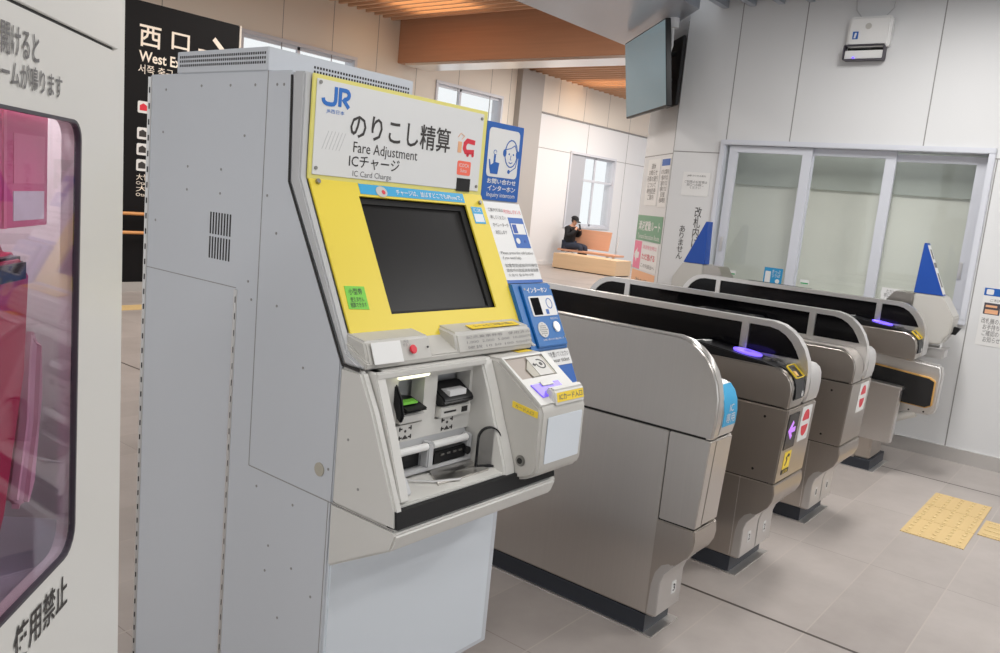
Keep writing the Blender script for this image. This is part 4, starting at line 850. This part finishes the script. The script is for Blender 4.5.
for s in (1, -1):
    t = B(); yc = 1.965+s*.08; t.tube([(XW-.02, yc, 3.15), (XW-.02, yc+s*.05, 3.21), (XW-.02, yc+s*.065, 3.33)], .0035, 6); t.done('wire', 'grey_rim', wu)
wu.location += Vector((0, -.035, -.015))
def sheet(name, label, cat, F, x0, z0, x1, z1, m, group=None, d=.003):
    t = thing(name, label, cat, tuple(F @ Vector(((x0+x1)/2, z0, 0))), group)
    q = B(); q.prism([(x0, z0), (x1, z0), (x1, z1), (x0, z1)], .0015, d, F); return t, q.done('sheet', m, t)
# lettering applied to the wall
t, s_ = sheet('printed_notice', 'small white printed notice on the wall above the vertical black lettering', 'notice', F, -3.31, 1.74, -3.06, 1.94, 'white')
text('JR線 のりかえ案内', F, (-3.27, 1.9, -3.1, 1.918), 'ink_soft', s_, lift=.004); text('ご利用のお客様は\n窓口へお越し\nください', F, (-3.29, 1.80, -3.08, 1.87), 'ink_soft', s_, lift=.004)
b = B(); 
wl = thing('wall_lettering', 'vertical black Japanese lettering applied on the white wall left of the office windows', 'lettering', (XW, 3.2, 1.2))
text('改\n札\n内\nに\nト\nイ\nレ\nは', F, (-3.160, .95, -3.095, 1.65), 'ink', wl, lift=.002, spacing=.9); text('あ\nり\nま\nせ\nん', F, (-3.285, 1.19, -3.225, 1.48), 'ink', wl, lift=.002, spacing=.9)
t, s_ = sheet('wall_poster', 'white notice with blue heading and photograph at the right edge of the wall', 'poster', F, -.905, .865, -.60, 1.27, 'white')
b = B(); b.prism([(-.903, 1.215), (-.602, 1.215), (-.602, 1.268), (-.903, 1.268)], .003, .004, F); hd = b.done('blue_heading', 'blue', s_)
b = B(); b.prism(rrect(-.89, 1.223, -.845, 1.26, .008), .004, .005, F); b.done('heading_icon', 'white', hd)
b = B(); b.prism([(-.89, 1.085), (-.79, 1.085), (-.79, 1.165), (-.89, 1.165)], .003, .004, F); ph = b.done('photograph', 'gasket', s_)
b = B(); b.prism([(-.88, 1.09), (-.80, 1.09), (-.80, 1.12), (-.88, 1.12)], .004, .0045, F); b.prism([(-.88, 1.135), (-.81, 1.135), (-.81, 1.15), (-.88, 1.15)], .004, .0045, F); b.done('photo_light', 'peach', ph)
text('ご利用方法のご案内', F, (-.86, 1.175, -.62, 1.195), 'ink_soft', s_, lift=.004); text('改札機のご利用の際は\nお手持ちのきっぷを\nご確認のうえ係員に\nお知らせください', F, (-.89, .89, -.62, 1.06), 'ink_soft', s_, lift=.004)
# blue poster and white notice on the panes
FP = FX(XW+.018)
t, s_ = sheet('blue_poster', 'bright blue poster on the left office pane, just above the gates', 'poster', FP, -2.487, 1.05, -2.335, 1.215, 'sky_sheet', d=.004)
b = B(); b.prism(rrect(-2.475, 1.085, -2.43, 1.185, .006), .004, .005, FP); b.cyl(FP, -2.37, 1.11, .018, .004, .005, 14); b.done('ticket_picture', 'white', s_)
text('きっぷ\nうりば', FP, (-2.42, 1.14, -2.35, 1.2), 'white', s_, lift=.005); text('ご案内はこちら', FP, (-2.475, 1.06, -2.35, 1.075), 'white', s_, lift=.005)
FP3 = FX(XW+.088)
t, s_ = sheet('paper_notice', 'white paper notice on the right office pane beside the beige hood', 'notice', FP3, -1.59, 1.06, -1.43, 1.172, 'white')
text('ただいま\n窓口は閉鎖\nしています', FP3, (-1.57, 1.075, -1.45, 1.16), 'ink_soft', s_, lift=.004)
# boards on the chamfered corner
t, s_ = sheet('paper_notice', 'translucent white notice sheets on the corner wall above the green sign', 'notice', FCH, -.72, 1.63, -.0+-.33, 2.06, 'white')
text('運休\nお知らせ\n列車の運行\nについて\n時刻変更\nご案内', FCH, (-.70, 1.68, -.36, 2.02), 'ink_soft', s_, lift=.004)
t, s_ = sheet('timetable_notice', 'white timetable sheet with blue heading at top of the corner wall', 'notice', FCH, -.29, 1.62, -.04, 2.06, 'white')
b = B(); b.prism([(-.28, 1.99), (-.05, 1.99), (-.05, 2.05), (-.28, 2.05)], .003, .004, FCH); b.done('blue_heading', 'blue', s_)
text('のりば案内\n1番のりば\n2番のりば\n3番のりば\n各方面\n発車時刻', FCH, (-.27, 1.66, -.06, 1.96), 'ink_soft', s_, lift=.004)
t, s_ = sheet('evacuation_sign', 'green evacuation route sign with white lettering on the corner wall', 'sign', FCH, -.86, 1.295, -.05, 1.535, 'green_sign')
text('津波避難ルート', FCH, (-.80, 1.39, -.1, 1.485), 'white', s_, .02, lift=.004); text('Tsunami Evacuation Route', FCH, (-.80, 1.315, -.1, 1.36), 'white', s_, lift=.004)
t, s_ = sheet('arrow_sign', 'white and pink sign with a white left arrow below the green sign', 'sign', FCH, -.86, 1.02, -.09, 1.285, 'white')
b = B(); b.prism([(-.86, 1.02), (-.62, 1.02), (-.62, 1.285), (-.86, 1.285)], .003, .004, FCH); pk = b.done('pink_panel', 'pink', s_)
b = B(); b.stroke([(-.82, 1.15), (-.68, 1.15)], .06, .004, .005, FCH); b.prism([(-.84, 1.15), (-.75, 1.08), (-.75, 1.22)], .004, .005, FCH); b.done('arrow', 'white', pk)
text('津波発生時は', FCH, (-.58, 1.22, -.13, 1.26), 'pink', s_, lift=.004); text('ただ逃げる', FCH, (-.58, 1.12, -.16, 1.18), 'red_ink', s_, .01, lift=.004); text('この先高台へ', FCH, (-.58, 1.045, -.14, 1.085), 'ink_soft', s_, lift=.004)
t, s_ = sheet('peach_notice', 'peach coloured notice at the bottom of the corner wall below the pink arrow', 'notice', FCH, -.86, .80, -.1, 1.005, 'peach')
text('改札内 ご案内', FCH, (-.7, .87, -.25, .94), 'ink_soft', s_, lift=.004)
# black West Exit sign wall in the far hall
SY = 9.8
es = thing('exit_sign', 'tall black West Exit sign board with cream lettering in the far hall', 'sign', (5.55, SY, 0))
b = B(); b.box(4.55, 6.45, SY, SY+.22, .117, 3.46, .01); b.done('board', 'sign_black', es)
b = B(); b.box(4.53, 6.47, SY-.01, SY+.23, 0, .117); b.done('base', 'column', es)
b = B(); b.box(6.45, 6.475, SY-.005, SY+.225, .117, 3.46); b.done('edge_trim', 'wall_warm', es)
F = FY(SY)
text('西', F, (5.105, 2.945, 5.375, 3.195), 'cream', es, .012, lift=.003); text('口', F, (5.51, 2.985, 5.75, 3.19), 'cream', es, .012, lift=.003)
b = B(); b.stroke([(5.87, 3.03), (6.3, 3.03)], .06, .002, .005, F); b.stroke([(6.08, 3.22), (6.29, 3.03), (6.08, 2.84)], .06, .002, .005, F); b.done('arrow', 'cream', es)
text('West Exit', F, (5.105, 2.77, 5.73, 2.895), 'cream', es, .02, lift=.003); text('서쪽 출구  西出口', F, (5.10, 2.63, 5.95, 2.74), 'cream', es, lift=.003)
for z in (2.24, 1.93, 1.74, 1.55):
    b = B(); b.prism(rrect(5.105, z-.07, 5.25, z+.07, .02), .002, .005, F); q = b.done('pictogram_tile', 'white', es)
    b = B(); b.prism([(5.13, z-.04), (5.22, z-.04), (5.22, z+.02), (5.175, z+.045), (5.13, z+.02)], .005, .007, F); b.done('pictogram', 'red' if z > 2.2 else 'ink', q)
for z, t_ in ((1.37, '大竹バスターミナル'), (1.23, '大竹市役所')): text(t_, F, (5.11, z-.0, 5.9, z+.075), 'cream', es, lift=.003); text('Otake', F, (5.11, z-.055, 5.3, z-.015), 'cream', es, lift=.003)
for z, nm in ((.965, 'upper'), (.735, 'lower')):
    hr = thing('handrail', f'{nm} wooden handrail running in front of the black exit sign', 'handrail', (5.5, SY-.09, z))
    b = B(); b.tube([(4.4, SY-.09, z), (6.9, SY-.09, z)], .02, 12); rl = b.done('rail', 'wood_rail', hr)
    b = B()
    for x in (4.7, 5.6, 6.35): b.tube([(x, SY-.09, z-.01), (x, SY-.05, z-.045), (x, SY, z-.045)], .008)
    b.each('bracket', 'steel_light', rl)

# ================================================================ FAR HALL FURNITURE AND PERSON
pb = thing('wooden_box_seat', 'long low light wood box seat standing in the far hall', 'bench', (17.25, 10.82, 0))
b = B(); b.box(16.9, 17.62, 9.92, 11.74, .02, .38, .008); b.done('box', 'wood_bench', pb)
b = B(); b.box(16.93, 17.59, 9.95, 11.71, 0, .03); b.done('plinth', 'gap', pb)
bn = thing('bench', 'wooden bench with orange wood backrest behind the box seat', 'bench', (18.1, 11.2, 0))
b = B(); b.box(17.78, 18.25, 10.5, 12.25, .40, .45, .008); b.done('seat', 'wood_back', bn)
b = B(); b.prism([(18.22, .5), (18.27, .5), (18.36, .99), (18.31, .99)], 0, 1.12, frame((0, 12.1, 0), (1, 0, 0), (0, 0, 1)), .006); b.done('backrest', 'wood_back', bn)
for y in (10.75, 12.0):
    b = B(); b.box(17.82, 17.88, y-.03, y+.03, 0, .4); b.done('leg', 'steel_light', bn); b = B(); b.box(18.14, 18.2, y-.03, y+.03, 0, .4); b.done('leg', 'steel_light', bn)
    b = B(); b.tube([(18.2, y, .42), (18.26, y, .5), (18.33, y, .9)], .018); b.done('back_bracket', 'steel_light', bn)

def skin(name, verts, edges, radii, root, m, parent, sub=2):
    me = bpy.data.meshes.new(name); me.from_pydata([tuple(v) for v in verts], edges, []); ob = bpy.data.objects.new(name, me); COL.objects.link(ob)
    md = ob.modifiers.new('s', 'SKIN'); md.use_smooth_shade = True; sb = ob.modifiers.new('u', 'SUBSURF'); sb.levels = sub; sb.render_levels = sub
    for i, r in enumerate(radii):
        me.skin_vertices[0].data[i].radius = (r, r) if not isinstance(r, tuple) else r
        me.skin_vertices[0].data[i].use_root = (i == root)
    dg = bpy.context.evaluated_depsgraph_get(); dg.update(); out = bpy.data.meshes.new_from_object(ob.evaluated_get(dg)); bpy.data.objects.remove(ob)
    out.materials.clear(); return finish(name, out, m, parent, 180)
px, py = 18.0, 12.06        # hips; the person faces -Y
per_ = thing('person', 'person in black jacket and cap seated on the bench, head bent over a phone', 'person', (px, py, 0))
V = [(px, py, .55), (px, py-.01, .72), (px, py-.03, .90), (px, py-.05, 1.02), (px, py-.09, 1.08), (px, py-.12, 1.15), (px, py-.13, 1.24)]
E_ = [(i, i+1) for i in range(6)]; Rr = [.10, .105, .12, .10, .05, .085, .07]
for s in (-1, 1):
    k = len(V)
    V += [(px+s*.1, py-.04, .53), (px+s*.11, py-.27, .55), (px+s*.11, py-.47, .54), (px+s*.11, py-.45, .30), (px+s*.11, py-.43, .10), (px+s*.11, py-.5, .045), (px+s*.11, py-.6, .035)]
    E_ += [(0, k)]+[(k+i, k+i+1) for i in range(6)]; Rr += [.085, .078, .06, .052, .04, .04, .03]
    k = len(V)
    V += [(px+s*.17, py-.05, .99), (px+s*.22, py-.09, .80), (px+s*.18, py-.21, .87), (px+s*.08, py-.25, 1.0), (px+s*.05, py-.265, 1.04)]
    E_ += [(3, k)]+[(k+i, k+i+1) for i in range(4)]; Rr += [.06, .05, .042, .032, .03]
bd = skin('body', V, E_, Rr, 0, 'skin', per_)
jv = [Vector(V[0])-Vector((0, 0, .04))]+V[1:5]; je = [(i, i+1) for i in range(4)]; jr = [.175, .16, .16, .125, .08]
for s in (-1, 1):
    k = len(jv); jv += [(px+s*.17, py-.05, .99), (px+s*.225, py-.09, .80), (px+s*.185, py-.205, .865), (px+s*.10, py-.242, .975)]; je += [(3, k)]+[(k+i, k+i+1) for i in range(3)]; jr += [.078, .066, .058, .048]
skin('jacket', jv, je, jr, 0, 'jacket', per_)
tv2 = [(px, py, .53)]; te = []; tr_ = [.15]
for s in (-1, 1):
    k = len(tv2); tv2 += [(px+s*.1, py-.04, .53), (px+s*.11, py-.27, .55), (px+s*.11, py-.475, .54), (px+s*.11, py-.45, .30), (px+s*.11, py-.43, .12)]; te += [(0, k)]+[(k+i, k+i+1) for i in range(4)]; tr_ += [.1, .092, .075, .066, .056]
skin('trousers', tv2, te, tr_, 0, 'jeans', per_)
b = B(); hc = Vector((px, py-.125, 1.215))
bm = bmesh.new(); bmesh.ops.create_uvsphere(bm, u_segments=20, v_segments=12, radius=.105)
bmesh.ops.delete(bm, geom=[v for v in bm.verts if v.co.z < -.02], context='VERTS'); bmesh.ops.scale(bm, vec=(.92, 1.08, .9), verts=bm.verts); bmesh.ops.rotate(bm, matrix=Matrix.Rotation(.35, 3, 'X'), verts=bm.verts); bmesh.ops.translate(bm, vec=hc+Vector((0, 0, .015)), verts=bm.verts); b._join(bm)
b.prism([(-.075, .08), (.075, .08), (.06, .175), (0, .195), (-.06, .175)], -.012, 0, frame(hc+Vector((0, 0, .02)), (-1, 0, 0), (0, -1, -.45)), .003); b.done('cap', 'capcloth', per_)
bm = bmesh.new(); bmesh.ops.create_uvsphere(bm, u_segments=16, v_segments=10, radius=.1); bmesh.ops.delete(bm, geom=[v for v in bm.verts if v.co.y < .0], context='VERTS'); bmesh.ops.scale(bm, vec=(.9, 1, .95), verts=bm.verts); bmesh.ops.translate(bm, vec=hc+Vector((0, -.005, -.01)), verts=bm.verts); b = B(); b._join(bm); b.done('hair', 'hair', per_)
b = B(); b.prism([(-.07, -.02), (.07, -.02), (.07, .03), (-.07, .03)], 0, .02, frame(hc+Vector((0, -.085, -.045)), (1, 0, 0), (0, .2, 1)), .012); b.done('face_mask', 'white', per_)
for s in (-1, 1):
    b = B(); b.prism([(-.045, 0), (.045, 0), (.05, .14), (.04, .24), (-.04, .24), (-.05, .14)], 0, .075, frame((px+s*.11, py-.39, .0), (1, 0, 0), (0, -1, 0)) @ Matrix.Rotation(0, 4, 'X'), .02, 3)
    b.done('shoe', 'black', per_)
ph_ = thing('phone', 'dark phone held up to the face by the seated person', 'phone', (px, py-.30, .98))
b = B(); b.box(-.036, .036, -.074, .074, -.004, .004, .003, F=frame((px, py-.305, 1.05), (1, 0, 0), (0, .35, 1))); b.done('slab', 'black', ph_)
b = B(); b.box(-.033, .033, -.07, .07, -.006, -.0042, F=frame((px, py-.305, 1.05), (1, 0, 0), (0, .35, 1))); b.done('display', 'black_glass', ph_)

# ================================================================ TACTILE PAVING
def tactile(x, y, dots, label, group):
    t = thing('tactile_tile', label, 'tactile paving', (x+.15, y+.15, 0), group)
    q = B(); q.box(x+.001, x+.309, y+.001, y+.307, 0, .004); pl = q.done('plate', 'tactile', t)
    if dots is None: return
    q = B()
    if dots:
        for i in range(5):
            for j in range(5): q.cyl(Matrix.Identity(4), x+.031+i*.062, y+.031+j*.0615, .012, .0035, .0075, 12, bev=.0025)
    else:
        for j in range(4): q.prism(rrect(x+.03+j*.077, y+.02, x+.05+j*.077, y+.29, .009), .0035, .0075, Matrix.Identity(4), .002)
    q.each('bump', 'tactile_dot', pl, 180)
tactile(4.715, .525, True, 'yellow dotted tactile tile nearest the camera in the row beyond the gates', 'dotted tactile tiles')
tactile(5.027, .525, True, 'middle yellow dotted tactile tile of the row of three on the floor', 'dotted tactile tiles')
tactile(5.339, .525, True, 'yellow dotted tactile tile of the row farthest from the camera, nearest the white wall', 'dotted tactile tiles')
tactile(5.035, .205, False, 'yellow ribbed tactile tile at the right edge beside the dotted row', 'ribbed tactile tiles')
# a strip of tactile tiles far behind the machine
for i in range(4):
    tactile(4.15+i*.312, 8.5, None, 'yellow dotted tactile tile of the far strip before the black exit sign', 'far tactile tiles')
